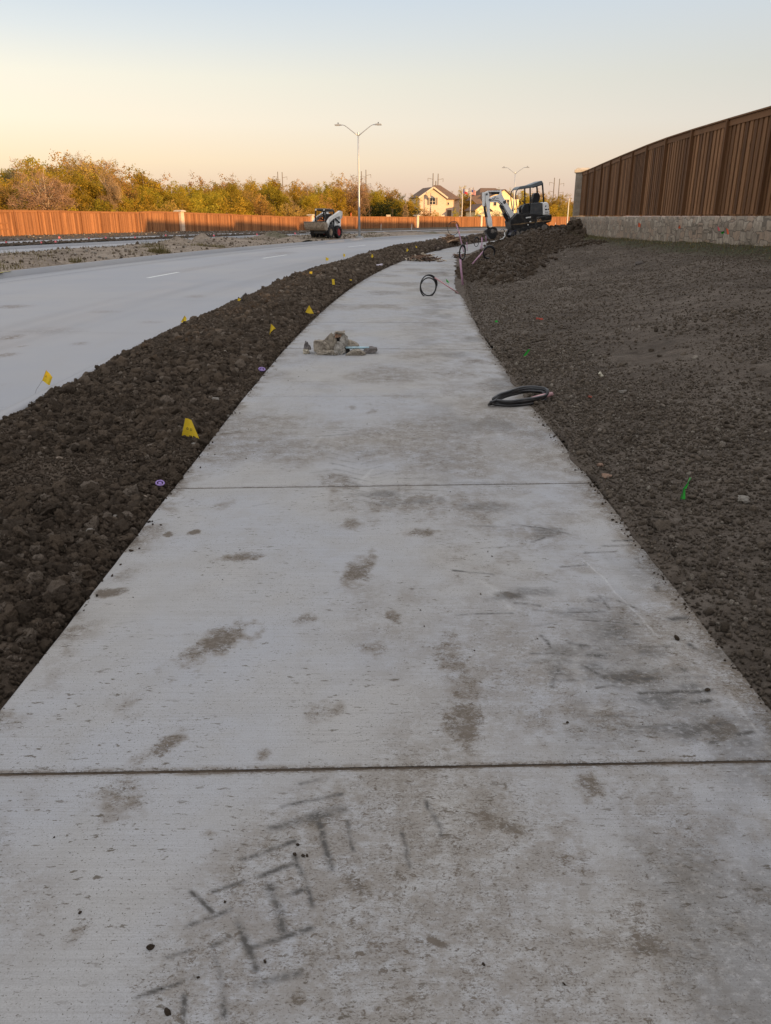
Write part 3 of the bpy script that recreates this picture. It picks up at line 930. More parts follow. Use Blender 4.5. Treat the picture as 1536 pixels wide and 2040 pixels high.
vs, fs, am, ak, ac = [], [], [], [], []
base = 0
for i in range(len(JN) - 1):
    s0, s1 = JN[i], JN[i + 1]
    g0, g1 = WIDE.get(i, .005), WIDE.get(i + 1, .005)
    if s1 < 2: ds, do = .006, .006
    elif s1 < 4.5: ds, do = .0065, .006
    elif s1 < 7: ds, do = .014, .009
    elif s1 < 9.5: ds, do = .024, .012
    elif s1 < 24: ds, do = .06, .03
    else: ds, do = .3, .1
    a0 = s0
    ss = np.linspace(a0 + g0 / 2, s1 - g1 / 2, max(3, int((s1 - a0) / ds)))
    oo = np.linspace(-1.22, 1.22, max(3, int(2.44 / do)))
    # slabs: rounded tooled edges and a skirt
    S, O = np.meshgrid(ss, oo, indexing='ij')
    e = np.minimum(S.ravel() - ss[0], ss[-1] - S.ravel())
    fr_ = (S.ravel() - ss[0]) / (ss[-1] - ss[0])
    S2 = S.ravel() + O.ravel() * (SKEW.get(i, 0) * (1 - fr_) + SKEW.get(i + 1, 0) * fr_)
    X, Y = P(S2, O.ravel())
    wav = .006 * fbm(Y * 2.1, Y * 0 + 5, 301, 3) if i < 6 else 0
    X = X + wav * (np.abs(O.ravel()) > 1.2) * np.sign(O.ravel())
    tool = -.005 * np.exp(-(e / .010) ** 2)
    Z = .0 + tool + .0015 * fbm(X * 3, Y * 3, 305, 3) + drop(S.ravel())
    m_, k_, c_ = path_attrs(X, Y, S.ravel(), O.ravel()) if s0 < 30 else (np.full(len(X), .2), np.zeros(len(X)), np.zeros(len(X)))
    if g0 > .005: m_ = np.maximum(m_, .75 * np.exp(-((S.ravel() - ss[0]) / .012) ** 2) * (1 if i == 1 else .8))
    if g1 > .005: m_ = np.maximum(m_, .95 * np.exp(-((ss[-1] - S.ravel()) / .02) ** 2) * (.5 + .6 * vnoise(X * 6, Y, 9)))
    ni, nj = len(ss), len(oo)
    V = np.stack([X, Y, Z], -1)
    top = grid_faces(ni, nj, base)[:, ::-1]
    idx = np.arange(ni * nj).reshape(ni, nj)
    loop = np.concatenate([idx[0, :], idx[1:, -1], idx[-1, -2::-1], idx[-2:0:-1, 0]])
    sk = V[loop].copy(); sk[:, 2] -= .11
    b2 = base + len(V)
    l2 = np.arange(len(loop))
    side = np.stack([base + loop, base + np.roll(loop, -1), b2 + np.roll(l2, -1), b2 + l2], -1)
    vs += [V, sk]; fs += [top, side]
    am += [m_, np.full(len(loop), .9)]; ak += [k_, np.zeros(len(loop))]; ac += [c_, np.zeros(len(loop))]
    base += len(V) + len(loop)
tag(np_mesh("footpath", np.concatenate(vs), [np.concatenate(fs)], PATHM, smooth=False,
        attrs={'mud': np.concatenate(am), 'smudge': np.concatenate(ak), 'chalk': np.concatenate(ac)}), kind='structure')
tag(sheet("footpath", np.arange(-14, -1.2, .2), np.linspace(-1.22, 1.22, 13)[::-1] if False else np.linspace(-1.22, 1.22, 13), 0.0, PATHM), kind='structure')
# soil bed under the slabs, seen down the joints
sheet("path_bed", np.concatenate([geo(-2, 130, .4, 2)]), np.linspace(-1.205, 1.205, 3), lambda s, o: -.0065 + drop(s), SOIL)

# ------------------------------------------------------------------ clods and gravel
def ico(sub):
    import bmesh
    bm = bmesh.new()
    bmesh.ops.create_icosphere(bm, subdivisions=sub, radius=1.0)
    bm.verts.ensure_lookup_table()
    V = np.array([v.co[:] for v in bm.verts]); Fc = np.array([[v.index for v in f.verts] for f in bm.faces])
    bm.free()
    return V, Fc
def lumpy(V, seed, amp):
    r = np.random.default_rng(seed)
    d = np.zeros(len(V))
    for f_, a_ in ((1.8, .55), (3.2, .5), (6.0, .36), (10.5, .30), (17.0, .24), (28., .16)):
        if (f_ > 7 and len(V) < 100) or (f_ > 11 and len(V) < 300) or (f_ > 18 and len(V) < 1000): continue
        for k in range(5):
            n = r.normal(size=3); n /= np.linalg.norm(n)
            d += a_ * r.uniform(.4, 1) * np.cos(V @ n * f_ * r.uniform(.7, 1.3) + r.uniform(0, 6))
    # a couple of flat broken faces
    W_ = V * (1 + amp * d / 2.2)[:, None]
    for k in range(4):
        n = r.normal(size=3); n /= np.linalg.norm(n)
        h = r.uniform(.5, .85)
        q = W_ @ n
        W_ = W_ - np.clip(q - h, 0, None)[:, None] * n * .9
    return W_
V3, F3 = ico(4); V2, F2 = ico(2); V1, F1 = ico(1); VM, FM = ico(3)
BIG = [lumpy(V2, 400 + k, .50) for k in range(14)]
HUGE = [lumpy(V3, 450 + k, .48) for k in range(10)]
V4, F4 = ico(5)
MID = [lumpy(VM, 430 + k, .48) for k in range(14)]
GIANT = [lumpy(V4, 480 + k, .48) for k in range(12)]
SMALL = [lumpy(V1, 500 + k, .46) for k in range(14)]
def rand_rot(n):
    q = rng.normal(size=(n, 4)); q /= np.linalg.norm(q, axis=1)[:, None]
    w, x, y, z = q.T
    return np.stack([np.stack([1 - 2 * (y * y + z * z), 2 * (x * y - z * w), 2 * (x * z + y * w)], -1),
                     np.stack([2 * (x * y + z * w), 1 - 2 * (x * x + z * z), 2 * (y * z - x * w)], -1),
                     np.stack([2 * (x * z - y * w), 2 * (y * z + x * w), 1 - 2 * (x * x + y * y)], -1)], -2)
def scatter(shapes, Fc, pos, rad, squash=(.6, 1.3), tone=None):
    """many lumps -> V, F, tone"""
    n = len(pos)
    which = rng.integers(0, len(shapes), n)
    R = rand_rot(n)
    sc = rng.uniform(squash[0], squash[1], (n, 3)) * rad[:, None]
    base = np.stack(shapes)[which]                       # n,k,3
    V = np.einsum('nij,nkj->nki', R, base * sc[:, None, :]) + pos[:, None, :]
    k = base.shape[1]
    Fo = (Fc[None] + (np.arange(n) * k)[:, None, None]).reshape(-1, 3)
    tn = np.repeat(rng.uniform(0, 1, n) if tone is None else tone, k)
    return V.reshape(-1, 3), Fo, tn
def join(parts):
    vs, fs, ts, b = [], [], [], 0
    for V, Fo, t_ in parts:
        vs.append(V); fs.append(Fo + b); ts.append(t_); b += len(V)
    return np.concatenate(vs), np.concatenate(fs), np.concatenate(ts)
CLEAR = [(q.x, q.y) for q in (at(px, py, .06) for px, py in ((366, 880), (384, 880), (541, 674), (612, 630), (1358, 1002), (1366, 1002)))]
def in_view(x, y, m=1.6):
    """keep what the picture (with a generous margin) can see"""
    return (np.abs(x) < (y + 1.2) * .502 * m + .9)
def spread(n, s0, s1, o0, o1, zf, rmin, rmax, power=2.2, sink=.25, cond=None):
    s = rng.uniform(s0, s1, n); o = rng.uniform(o0, o1, n)
    x, y = P(s, o)
    k = in_view(x, y) & (y > .2)
    if cond is not None: k &= cond(s, o, x, y)
    for cx_, cy_ in CLEAR:
        pass
    s, o, x, y = s[k], o[k], x[k], y[k]
    r = rmin + (rmax - rmin) * rng.uniform(0, 1, len(s)) ** power
    for cx_, cy_ in CLEAR:
        r = np.where((np.abs(x - cx_) < .09) & (y < cy_ + .03) & (y > cy_ - .30), np.minimum(r, .014), r)
    gap = np.abs(np.abs(o) - 1.222)
    r = np.where((o < 0) & (o > -1.5), np.minimum(r, np.maximum(gap * 1.15, .012)), r)
    z = zf(s, o) + r * (.55 - sink)
    return np.stack([x, y, z], -1), r

# left strip
patch = lambda f, sd, lo: (lambda s, o, x, y: fbm(x * f, y * f, sd, 3) + rng.uniform(-.5, .5, len(x)) > lo)
parts = []
coarse = lambda s, o, x, y: (fbm(x * .9, y * .9, 333, 3) + .35 * sstep(1.6, .0, np.abs(o + 1.7) * 1.5) + .4 * sstep(4.2, 2.5, s) + rng.uniform(-.25, .25, len(x)) > .06)
p, r = spread(4600, .5, 7, -3.0, -1.235, zl, .018, .046, 2.0, .25, coarse)
near = p[:, 1] < 3.0; parts.append(scatter(GIANT, F4, p[near], r[near], (.6, 1.25))); parts.append(scatter(HUGE, F3, p[~near], r[~near], (.6, 1.25)))
# crumbs clinging to the big clods
kc = p[:, 1] < 6.5; cp, cr_ = np.repeat(p[kc], 16, 0), np.repeat(r[kc], 16)
dd = rng.normal(size=cp.shape); dd /= np.linalg.norm(dd, axis=1)[:, None]; dd[:, 2] = np.abs(dd[:, 2])
parts.append(scatter(SMALL, F1, cp + dd * (cr_ * rng.uniform(.72, .98, len(cr_)))[:, None], cr_ * rng.uniform(.06, .20, len(cr_))))
p, r = spread(20000, .5, 9, -3.0, -1.24, zl, .010, .026, 1.6, .2, coarse); near = p[:, 1] < 5; parts.append(scatter(MID, FM, p[near], r[near])); parts.append(scatter(BIG, F2, p[~near], r[~near]))
p, r = spread(70000, .5, 9, -3.0, -1.232, zl, .003, .012, 1.5, .1); parts.append(scatter(SMALL, F1, p, r))
p, r = spread(9500, 7, 17, -3.0, -1.25, zl, .013, .052, 2.8, .2, coarse); near = (p[:, 1] < 12) & (r > .022); parts.append(scatter(MID, FM, p[near], r[near])); parts.append(scatter(BIG, F2, p[~near], r[~near]))
p, r = spread(42000, 8.5, 20, -3.0, -1.25, zl, .010, .026, 1.5, .1); parts.append(scatter(SMALL, F1, p, r))
p, r = spread(17000, 17, 42, -3.05, -1.25, zl, .016, .075, 2.8, .2); parts.append(scatter(SMALL, F1, p, r))
p, r = spread(3000, 42, 80, -3.05, -1.2, zl, .05, .13, 2.0, .2); parts.append(scatter(SMALL, F1, p, r))
V, Fo, tn = join(parts)
tag(np_mesh("clay_clods", V, [Fo], CLOD, smooth=False, attrs={'tone': tn}), kind='stuff',
    label='dark brown broken clay clods heaped along the strip between path and road', cat='soil')

# right slope: gravelly near, rough spoil by the trench, heaps
parts = []
gravel_c = lambda s, o, x, y: (fbm(x * .7, y * .7, 343, 3) + .75 * sstep(2.6, 1.3, o) - .25 * sstep(3, 5, o) + rng.uniform(-.3, .3, len(x)) > .10)
p, r = spread(105000, .3, 9, 1.225, 5.2, zr, .003, .011, 1.6, .05, gravel_c); parts.append(scatter(SMALL, F1, p, r))
p, r = spread(12000, .3, 10, 1.235, 5.4, zr, .008, .020, 2.2, .1, gravel_c); parts.append(scatter(BIG, F2, p, r))
p, r = spread(160, 1.8, 10, 1.3, 5.0, zr, .018, .04, 2.2, .25); parts.append(scatter(HUGE, F3, p, r))
p, r = spread(30000, 8.5, 34, 1.22, 8.0, zr, .006, .018, 2.0, .05); parts.append(scatter(SMALL, F1, p, r, tone=rng.uniform(.2, .75, len(p))))
p, r = spread(30000, 8.5, 20, 1.22, 8.3, zr, .004, .016, 1.8, .05, gravel_c); parts.append(scatter(SMALL, F1, p, r))
p, r = spread(1800, 10, 40, 1.3, 8.0, zr, .010, .032, 2.4, .1, gravel_c); parts.append(scatter(SMALL, F1, p, r))
V, Fo, tn = join(parts)
tag(np_mesh("gravel", V, [Fo], GRAVEL, smooth=False, attrs={'tone': tn}), kind='stuff',
    label='grey brown gravel and crumbs of earth strewn over the slope right of the path', cat='gravel')
parts = []
spoil_c = lambda s, o, x, y: (z_right(s, o) - z_wall(s) * np.clip((o - 1.22) / (wall_o(s) - 1.22), 0, 1.2) ** 1.12 > .05)
p, r = spread(30000, 14, 53, .45, 8.6, zr, .012, .070, 3.0, .2, spoil_c); parts.append(scatter(BIG, F2, p, r))
p, r = spread(30000, 14, 40, .45, 6.0, zr, .010, .03, 1.5, .1, spoil_c); parts.append(scatter(SMALL, F1, p, r))
for hx, hy, rr, hh, sx, an in HEAPS[:2]:
    n = 420
    a = rng.uniform(0, 2 * PI, n); q = rr * np.sqrt(rng.uniform(0, 1, n)) * .95
    xx, yy = hx + q * np.cos(a) * sx, hy + q * np.sin(a)
    so_ = np.array([so(u, v) for u, v in zip(xx, yy)])
    zz = zr(so_[:, 0], so_[:, 1])
    parts.append(scatter(BIG, F2, np.stack([xx, yy, zz], -1), rng.uniform(.05, .17, n)))
V, Fo, tn = join(parts)
tag(np_mesh("spoil_clods", V, [Fo], CLOD, smooth=False, attrs={'tone': tn * .55}), kind='stuff',
    label='dark freshly dug clods on the spoil ridge under and around the excavator', cat='soil')
# crumbs on the concrete
parts = []
p, r = spread(300, 1.1, 14, -1.2, 1.2, lambda s, o: 0 * s, .0012, .0042, 2.5, -.1); parts.append(scatter(SMALL, F1, p, r, tone=rng.uniform(.3, .9, len(p))))
NC = 1700
ee = np.where(rng.uniform(0, 1, NC) < .22, -1, 1)
s_ = rng.uniform(1.2, 18, NC); o_ = ee * (1.225 - np.abs(rng.normal(0, .026, NC)) * (1 + .9 * fbm(s_ * 1.7, s_ * 0, 371, 3)))
x_, y_ = P(s_, o_); r_ = .0015 + .0065 * rng.uniform(0, 1, NC) ** 2.5
parts.append(scatter(SMALL, F1, np.stack([x_, y_, r_ * .5], -1), r_, tone=rng.uniform(0, .7, NC)))
for px, py, rr in ((160, 1819, .009), (300, 1889, .013), (333, 2019, .012), (528, 1917, .008), (963, 1921, .006), (594, 1684, .008), (588, 1703, .009), (604, 1705, .008), (612, 1706, .007), (1348, 1273, .022), (395, 1948, .006), (1065, 600, .03), (1130, 1440, .008), (1410, 1375, .012)):
    q = at(px, py, 0)
    parts.append(scatter(BIG, F2, np.array([[q.x, q.y, rr * .22]]), np.array([rr * .62]), (.6, 1.25), tone=np.array([.3])))
V, Fo, tn = join(parts)
tag(np_mesh("crumbs", V, [Fo], CLOD, smooth=False, attrs={'tone': tn}), kind='stuff',
    label='small dark crumbs of earth scattered over the concrete path', cat='crumbs')
# lumps on the median
parts = []
p, r = spread(2600, 18, 66, -18.2, -12.0, zmed, .02, .085, 3.2, .2); parts.append(scatter(SMALL, F1, p, r))
p, r = spread(2600, 30, 75, -26.7, -24.3, zver, .03, .10, 2.4, .2); parts.append(scatter(SMALL, F1, p, r, tone=rng.uniform(0, .25, len(p))))
p, r = spread(2600, 30, 95, -39.5, -29.5, zver2, .03, .10, 2.6, .2); parts.append(scatter(SMALL, F1, p, r, tone=np.where(rng.uniform(0, 1, len(p)) < .12, 1., .15)))
V, Fo, tn = join(parts)
tag(np_mesh("earth_lumps", V, [Fo], CLOD_M, smooth=False, attrs={'tone': tn}), kind='stuff',
    label='dry lumps of earth scattered over the median and the far verge', cat='soil')
# grass: median tufts and thin blades along the foot of the wall
def blades(pos, h, w, lean=.5):
    n = len(pos)
    a = rng.uniform(0, 2 * PI, n); ln = rng.uniform(0, lean, n) * h; b = rng.uniform(0, 2 * PI, n)
    dx, dy = np.cos(a) * w, np.sin(a) * w
    p0 = pos + np.stack([dx, dy, 0 * dx], -1); p1 = pos - np.stack([dx, dy, 0 * dx], -1)
    tp = pos + np.stack([np.cos(b) * ln, np.sin(b) * ln, h], -1)
    V = np.stack([p0, p1, tp], 1).reshape(-1, 3)
    return V, np.arange(3 * n).reshape(-1, 3), np.repeat(rng.uniform(0, 1, n), 3)
parts = []
p, r = spread(9000, 18, 62, -18.3, -12.0, zmed, .05, .20, 2.5, .5, lambda s, o, x, y: fbm(x * .5, y * .5, 361, 3) + rng.uniform(-.3, .3, len(x)) > .12)
parts.append(blades(p, r, .012))
for px, py, n, hh, rr in ((322, 500, 420, .5, .55), (300, 494, 160, .35, .6), (170, 517, 330, .42, .55), (185, 518, 220, .35, .4), (60, 512, 130, .22, .9), (395, 489, 160, .3, .5), (430, 490, 200, .3, .7), (288, 487, 130, .4, .35), (545, 474, 120, .55, .35), (10, 530, 120, .25, .7)):
    q = at(px, py, .1)
    a = rng.uniform(0, 2 * PI, n); d = rr * np.sqrt(rng.uniform(0, 1, n))
    xx, yy = q.x + d * np.cos(a), q.y + d * np.sin(a)
    so_ = np.array([so(u, v) for u, v in zip(xx, yy)])
    kk = (so_[:, 1] < -12.05) & (so_[:, 1] > -18.3)
    parts.append(blades(np.stack([xx, yy, zmed(so_[:, 0], so_[:, 1])], -1)[kk], (hh * rng.uniform(.3, 1, n) * (1.1 - d / rr * .7))[kk], .012, .8))
s_ = rng.uniform(11, 46, 3000); o_ = wall_o(s_) - np.abs(rng.normal(0, .45, 3000)) + .05
x_, y_ = P(s_, o_)
parts.append(blades(np.stack([x_, y_, zr(s_, o_)], -1), rng.uniform(.02, .10, 3000), .007))
V, Fo, tn = join(parts)
tag(np_mesh("grass", V, [Fo], GRASSM, attrs={'tone': tn}), kind='stuff', label='thin dry grass in tufts on the median and along the foot of the wall', cat='grass')

tag(sheet("verge_soil", np.concatenate([geo(50, 150, 1, 3)]), np.linspace(1.23, 45, 20), lambda s, o: -.06 + .03 * fbm(s * .7, o * .7, 371, 3) + drop(s), SOIL_M, grass=lambda s, o: .3 + 0 * s), kind='structure')
# the raised lots behind the right-hand wall
lot = [(x + .3, y, 1.30) for x, y in FENCE_R]
lv = lot + [(48, 92, 1.30), (62, 122, 1.30), (90, 130, 1.30), (160, 130, 1.30), (160, -90, 1.30), (9, -90, 1.30)]
tag(MB().poly(lv).build("lot_ground", _gr), kind='structure')

# ------------------------------------------------------------------ fences
def polyline_at(pts, t):
    """pts list of (x,y); t distance along"""
    for a, b in zip(pts[:-1], pts[1:]):
        L = math.hypot(b[0] - a[0], b[1] - a[1])
        if t <= L or b is pts[-1]:
            f = t / L
            return a[0] + (b[0] - a[0]) * f, a[1] + (b[1] - a[1]) * f, math.atan2(b[1] - a[1], b[0] - a[0])
        t -= L
def plen(pts):
    return sum(math.hypot(b[0] - a[0], b[1] - a[1]) for a, b in zip(pts[:-1], pts[1:]))

def picket_run(root, pts, zb, zt, side, bw=.14, pitch=.118, bay=2.44, post_w=.09, post_out=.05, trim=.14, cap=.16, mat=None, step=None, post_from=0, both=True):
    """board-on-board fence along pts. zb, zt: functions of (x,y). side: +1 puts the boards' face left of travel"""
    L = plen(pts)
    mb = MB(); t = 0.0; k = 0
    def frame(t):
        x, y, a = polyline_at(pts, min(t, L - 1e-4))
        return x, y, a, (-math.sin(a) * side, math.cos(a) * side)
    while t < L - .02:
        x, y, a, nrm = frame(t)
        dep = .022 if k % 2 else .0
        mb.tone = min(1, max(0, random.gauss(.45, .34)))
        lo, hi = zb(x, y), zt(x, y, t)
        jx = random.uniform(-.004, .004)
        mb.box((x + nrm[0] * (dep + .012), y + nrm[1] * (dep + .012), (lo + hi) / 2 - .01 + jx), (bw, .018, hi - lo - .05), (0, 0, a + random.uniform(-.012, .012)))
        t += pitch; k += 1
    mb.build("pickets", mat, root)
    # trim board, cap and back rails, bay by bay
    tr, cp, rl = MB(), MB(), MB()
    n = int(round(L / bay))
    for i in range(n):
        t0, t1 = L * i / n, L * (i + 1) / n
        x0, y0, a0, n0 = frame(t0); x1, y1, a1, n1 = frame(t1 - 1e-3)
        h0, h1 = zt(x0, y0, t0 + .01), zt(x1, y1, t1 - .01)
        d = .055
        for q in (tr,):
            q.tone = random.uniform(.25, .55)
            q.beam((x0 + n0[0] * d, y0 + n0[1] * d, h0 - trim / 2 - .012), (x1 + n0[0] * d, y1 + n0[1] * d, h1 - trim / 2 - .012), .02, trim)
        cp.tone = random.uniform(.35, .6)
        cp.beam((x0 + n0[0] * .02, y0 + n0[1] * .02, h0 + .012), (x1 + n0[0] * .02, y1 + n0[1] * .02, h1 + .012), cap, .035)
        for zz in (.3, .52, .9):
            rl.tone = .3
            rl.beam((x0 - n0[0] * .03, y0 - n0[1] * .03, zb(x0, y0) + (h0 - zb(x0, y0)) * zz), (x1 - n0[0] * .03, y1 - n0[1] * .03, zb(x1, y1) + (h1 - zb(x1, y1)) * zz), .04, .09)
    tr.build("trim_board", mat, root); cp.build("cap_board", mat, root); rl.build("back_rail", mat, root)
    for i in range(post_from, n + 1):
        x, y, a, nr = frame(min(L * i / n, L - 1e-3))
        p = MB(); p.tone = random.uniform(.05, .35)  # post tone kept dark to imitate the shadow beside each post
        lo, hi = zb(x, y), zt(x, y, min(L * i / n, L - .02))
        p.box((x + nr[0] * (post_out / 2 + .03), y + nr[1] * (post_out / 2 + .03), (lo + hi) / 2), (post_w, post_out + .06, hi - lo + .004), (0, 0, a))
        p.build("post", mat, root)

# right-hand fence on the stone wall (main run, then the part beyond the column)
FH = 2.19
def zb_r(x, y): return WALL_TOP + .035
def zt_r(x, y, t): return WALL_TOP + FH
run1 = FENCE_R[:12] + [(10.56, 44.8)]
# bays seen start at the posts counted in the photo
fr = empty("wooden_fence", (0, 0, 0), label="tall brown board-on-board fence standing on the stone retaining wall right of the path", cat="fence")
picket_run(fr, run1, zb_r, zt_r, +1, mat=CEDAR_B, post_from=14, post_out=.065, bay=2.42)
fr2 = empty("wooden_fence", (0, 0, 0), label="sliver of brown fence continuing behind the stone column at the corner", cat="fence")
picket_run(fr2, [(10.72, 45.2)] + FENCE_R[13:], zb_r, zt_r, +1, mat=CEDAR_B, bay=2.42)
# retaining wall: outer face rough, with a ledge in front of the boards
def wall_run(name, pts, off, thick, z0, z1, mat):
    V = []; n = 0
    L = plen(pts); N = int(L / .16)
    prof_n = 9
    for i in range(N + 1):
        x, y, a = polyline_at(pts, min(L * i / N, L - 1e-4))
        nx, ny = -math.sin(a), math.cos(a)
        for k in range(prof_n):
            z = z0 + (z1 - z0) * k / (prof_n - 1)
            q = off + .022 * float(fbm(np.array([i * .16 * 1.3]), np.array([z * 3.1]), 401, 3)[0]) + .012 * random.uniform(-1, 1)
            V.append((x + nx * q, y + ny * q, z + (.012 * random.uniform(-1, 1) if k == prof_n - 1 else 0)))
        V.append((x + nx * (off - thick), y + ny * (off - thick), z1)); V.append((x + nx * (off - thick), y + ny * (off - thick), z0))
    return np_mesh(name, np.array(V), grid_faces(N + 1, prof_n + 2), mat, smooth=False)
tag(wall_run("retaining_wall", FENCE_R[:17], .20, .5, -.3, WALL_TOP, STONE),
    label="low grey limestone retaining wall under the tall brown fence", cat="wall")
cr = empty("stone_column", (10.58, 44.95, 0), (0, 0, math.radians(-15)), label="grey stone column with sunlit cap at the far end of the tall brown fence", cat="column")
MB().box((0, 0, (WALL_TOP + WALL_TOP + FH) / 2), (.70, .70, FH)).build("shaft", ASHLAR, cr)
m = MB(); m.box((0, 0, WALL_TOP + FH + .07), (.86, .86, .14)); m.box((0, 0, WALL_TOP + FH + .19), (.80, .80, .10), taper=.75); m.build("cap", CAPST, cr, bevel=.01)
MB().box((0, 0, .6), (.95, .95, WALL_TOP * 2 - 1.2 + .001)).build("plinth", STONE, cr)

# left fence beyond the roads, in sections between stone columns
LF = [far(-330, 445, 47), far(-160, 445, 55), far(0, 445, 63.8), far(360, 445, 87.8), far(620, 445, 121), far(745, 445, 138), far(830, 445, 147), far(957, 445, 166), far(1060, 445, 174), far(1190, 445, 179), far(1330, 445, 182)]
LF = [(p.x, p.y) for p in LF]
def zg(x, y):
    s, o = so(x, y)
    return float(drop(np.array(s)))
_zc = {}
def zbl(x, y):
    k = (round(x), round(y))
    if k not in _zc: _zc[k] = zg(x, y)
    return _zc[k] - .03
def sect(i0, i1, lab, grp, base):
    r = empty("cedar_fence", (0, 0, 0), label=lab, cat="fence", group=grp)
    steps = [random.choice([0, .04, .08]) for _ in range(40)]
    picket_run(r, LF[i0:i1 + 1], zbl, lambda x, y, t: zbl(x, y) + base - .02 - .05 * (int(t / 12) % 3), -1, bw=.15, pitch=.14, bay=2.6, mat=CEDAR, trim=.12, cap=.14, post_w=.10)
    return r
sect(0, 3, "sunlit orange cedar fence at the left edge, left of the first stone column", "cedar fence across the roads", 2.05)
sect(3, 4, "cedar fence section between the first two stone columns, left of the skid loader", "cedar fence across the roads", 2.02)
sect(4, 6, "half-shaded cedar fence section behind the street lamp and skid loader", "cedar fence across the roads", 2.0)
sect(6, 7, "cedar fence section in front of the brick gable house", "cedar fence across the roads", 2.0)
sect(7, 10, "bright orange cedar fence section seen behind the excavator", "cedar fence across the roads", 2.0)
for i, lab in ((3, "sunlit stone column nearest the left edge, breaking the cedar fence"), (4, "stone column in the cedar fence just left of the skid loader cab"),
               (6, "stone column in the cedar fence at the corner of the brick house"), (7, "stone column in the cedar fence left of the excavator arm")):
    x, y = LF[i]
    a = math.atan2(LF[i + 1][1] - LF[i - 1][1], LF[i + 1][0] - LF[i - 1][0])
    c = empty("stone_column", (x, y, zg(x, y)), (0, 0, a), label=lab, cat="column", group="stone columns in the cedar fence")
    MB().box((0, 0, 1.0), (.62, .62, 2.10)).build("shaft", BRICK_TAN, c)
    m = MB(); m.box((0, 0, 2.10), (.95, .95, .11)); m.box((0, 0, 2.18), (.85, .85, .06), taper=.8); m.build("cap", CAPST, c)

# ------------------------------------------------------------------ street lamps
LAMPGLASS = M_plain("lamp_lens", (.55, .55, .52), .3, .05)
CONC = M_plain("cast_concrete", (.42, .41, .40), .9, .15, 6, 0, .3, .2)
def lamp(loc, yaw, label):
    r = empty("street_lamp", loc, (0, 0, yaw), label=label, cat="street lamp", group="double-armed street lamps")
    MB().tube([(0, 0, .12), (0, 0, 3), (0, 0, 6), (0, 0, 7.98)], [.105, .09, .072, .058], 12).build("pole", GALV, r, smooth=True)
    m = MB(); m.cyl((0, 0, -.3), (0, 0, .10), .36, 20); m.build("concrete_base", CONC, r)
    m = MB(); m.box((0, 0, .12), (.36, .36, .04))
    for a in (-1, 1):
        for b in (-1, 1): m.cyl((a * .14, b * .14, .12), (a * .14, b * .14, .2), .018, 6)
    m.build("base_plate", GALV, r)
    m = MB(); m.cyl((0, 0, 7.9), (0, 0, 8.08), .075, 12); m.tube([(0, 0, 8.08), (0, 0, 8.12)], [.075, .02], 12); m.build("pole_cap", GALV, r)
    for s in (-1, 1):
        m = MB(); m.tube([(s * .05, 0, 7.86), (s * .35, 0, 8.06), (s * .8, 0, 8.36), (s * 1.15, 0, 8.58), (s * 1.32, 0, 8.64), (s * 1.5, 0, 8.645)], [.042, .04, .036, .032, .03, .03], 8)
        a = m.build("arm", GALV, r, smooth=True)
        m = MB(); m.prism([(s * 1.44, 8.61), (s * 1.5, 8.69), (s * 1.75, 8.73), (s * 2.06, 8.69), (s * 2.10, 8.63), (s * 2.06, 8.60)], -.15, .15)
        h = m.build("luminaire", GALV, r, bevel=.015)
        MB().box((s * 1.84, 0, 8.594), (.36, .22, .02)).build("lens", LAMPGLASS, h)
        MB().cyl((s * 1.78, 0, 8.72), (s * 1.78, 0, 8.82), .045, 10).build("photocell", M_BLACK, h)
    r.scale = (.80, .80, .866)
    return r
M_BLACK = M_plain("black_paint", (.012, .012, .013), .42, .3, 7, 0, .1, .4, (.08, .068, .055), .55)
RUBBER = M_plain("black_rubber", (.016, .016, .017), .7, .25, 10, 0, .3, .3, (.09, .075, .06), .6)
p = far(716, 468, 60.2)
l1 = lamp((p.x, p.y, .02), math.radians(-6), "tall double-armed galvanised street lamp on the median beside the skid loader")
p = far(1022, 430, 103.0)
l2 = lamp((p.x, p.y, -.38), math.radians(-10), "farther double-armed street lamp rising behind the excavator canopy")
p = far(1131, 430, 165.0)
r = empty("lamp_post", (p.x, p.y, -.5), (0, 0, 0), label="thin sunlit single-armed lamp post just left of the stone corner column", cat="lamp post")
MB().tube([(0, 0, 0), (0, 0, 5.4)], [.13, .10], 10).build("pole", M_plain("bright_galvanised", (.55, .52, .44), .5, .1, 6, .2), r)
m = MB(); m.tube([(0, 0, 5.3), (-.35, 0, 5.55), (-.8, 0, 5.62)], .05, 8); m.build("arm", GALV, r)
m = MB(); m.prism([(-.75, 5.58), (-.8, 5.70), (-1.3, 5.68), (-1.35, 5.60)], -.12, .12); m.build("luminaire", GALV, r)

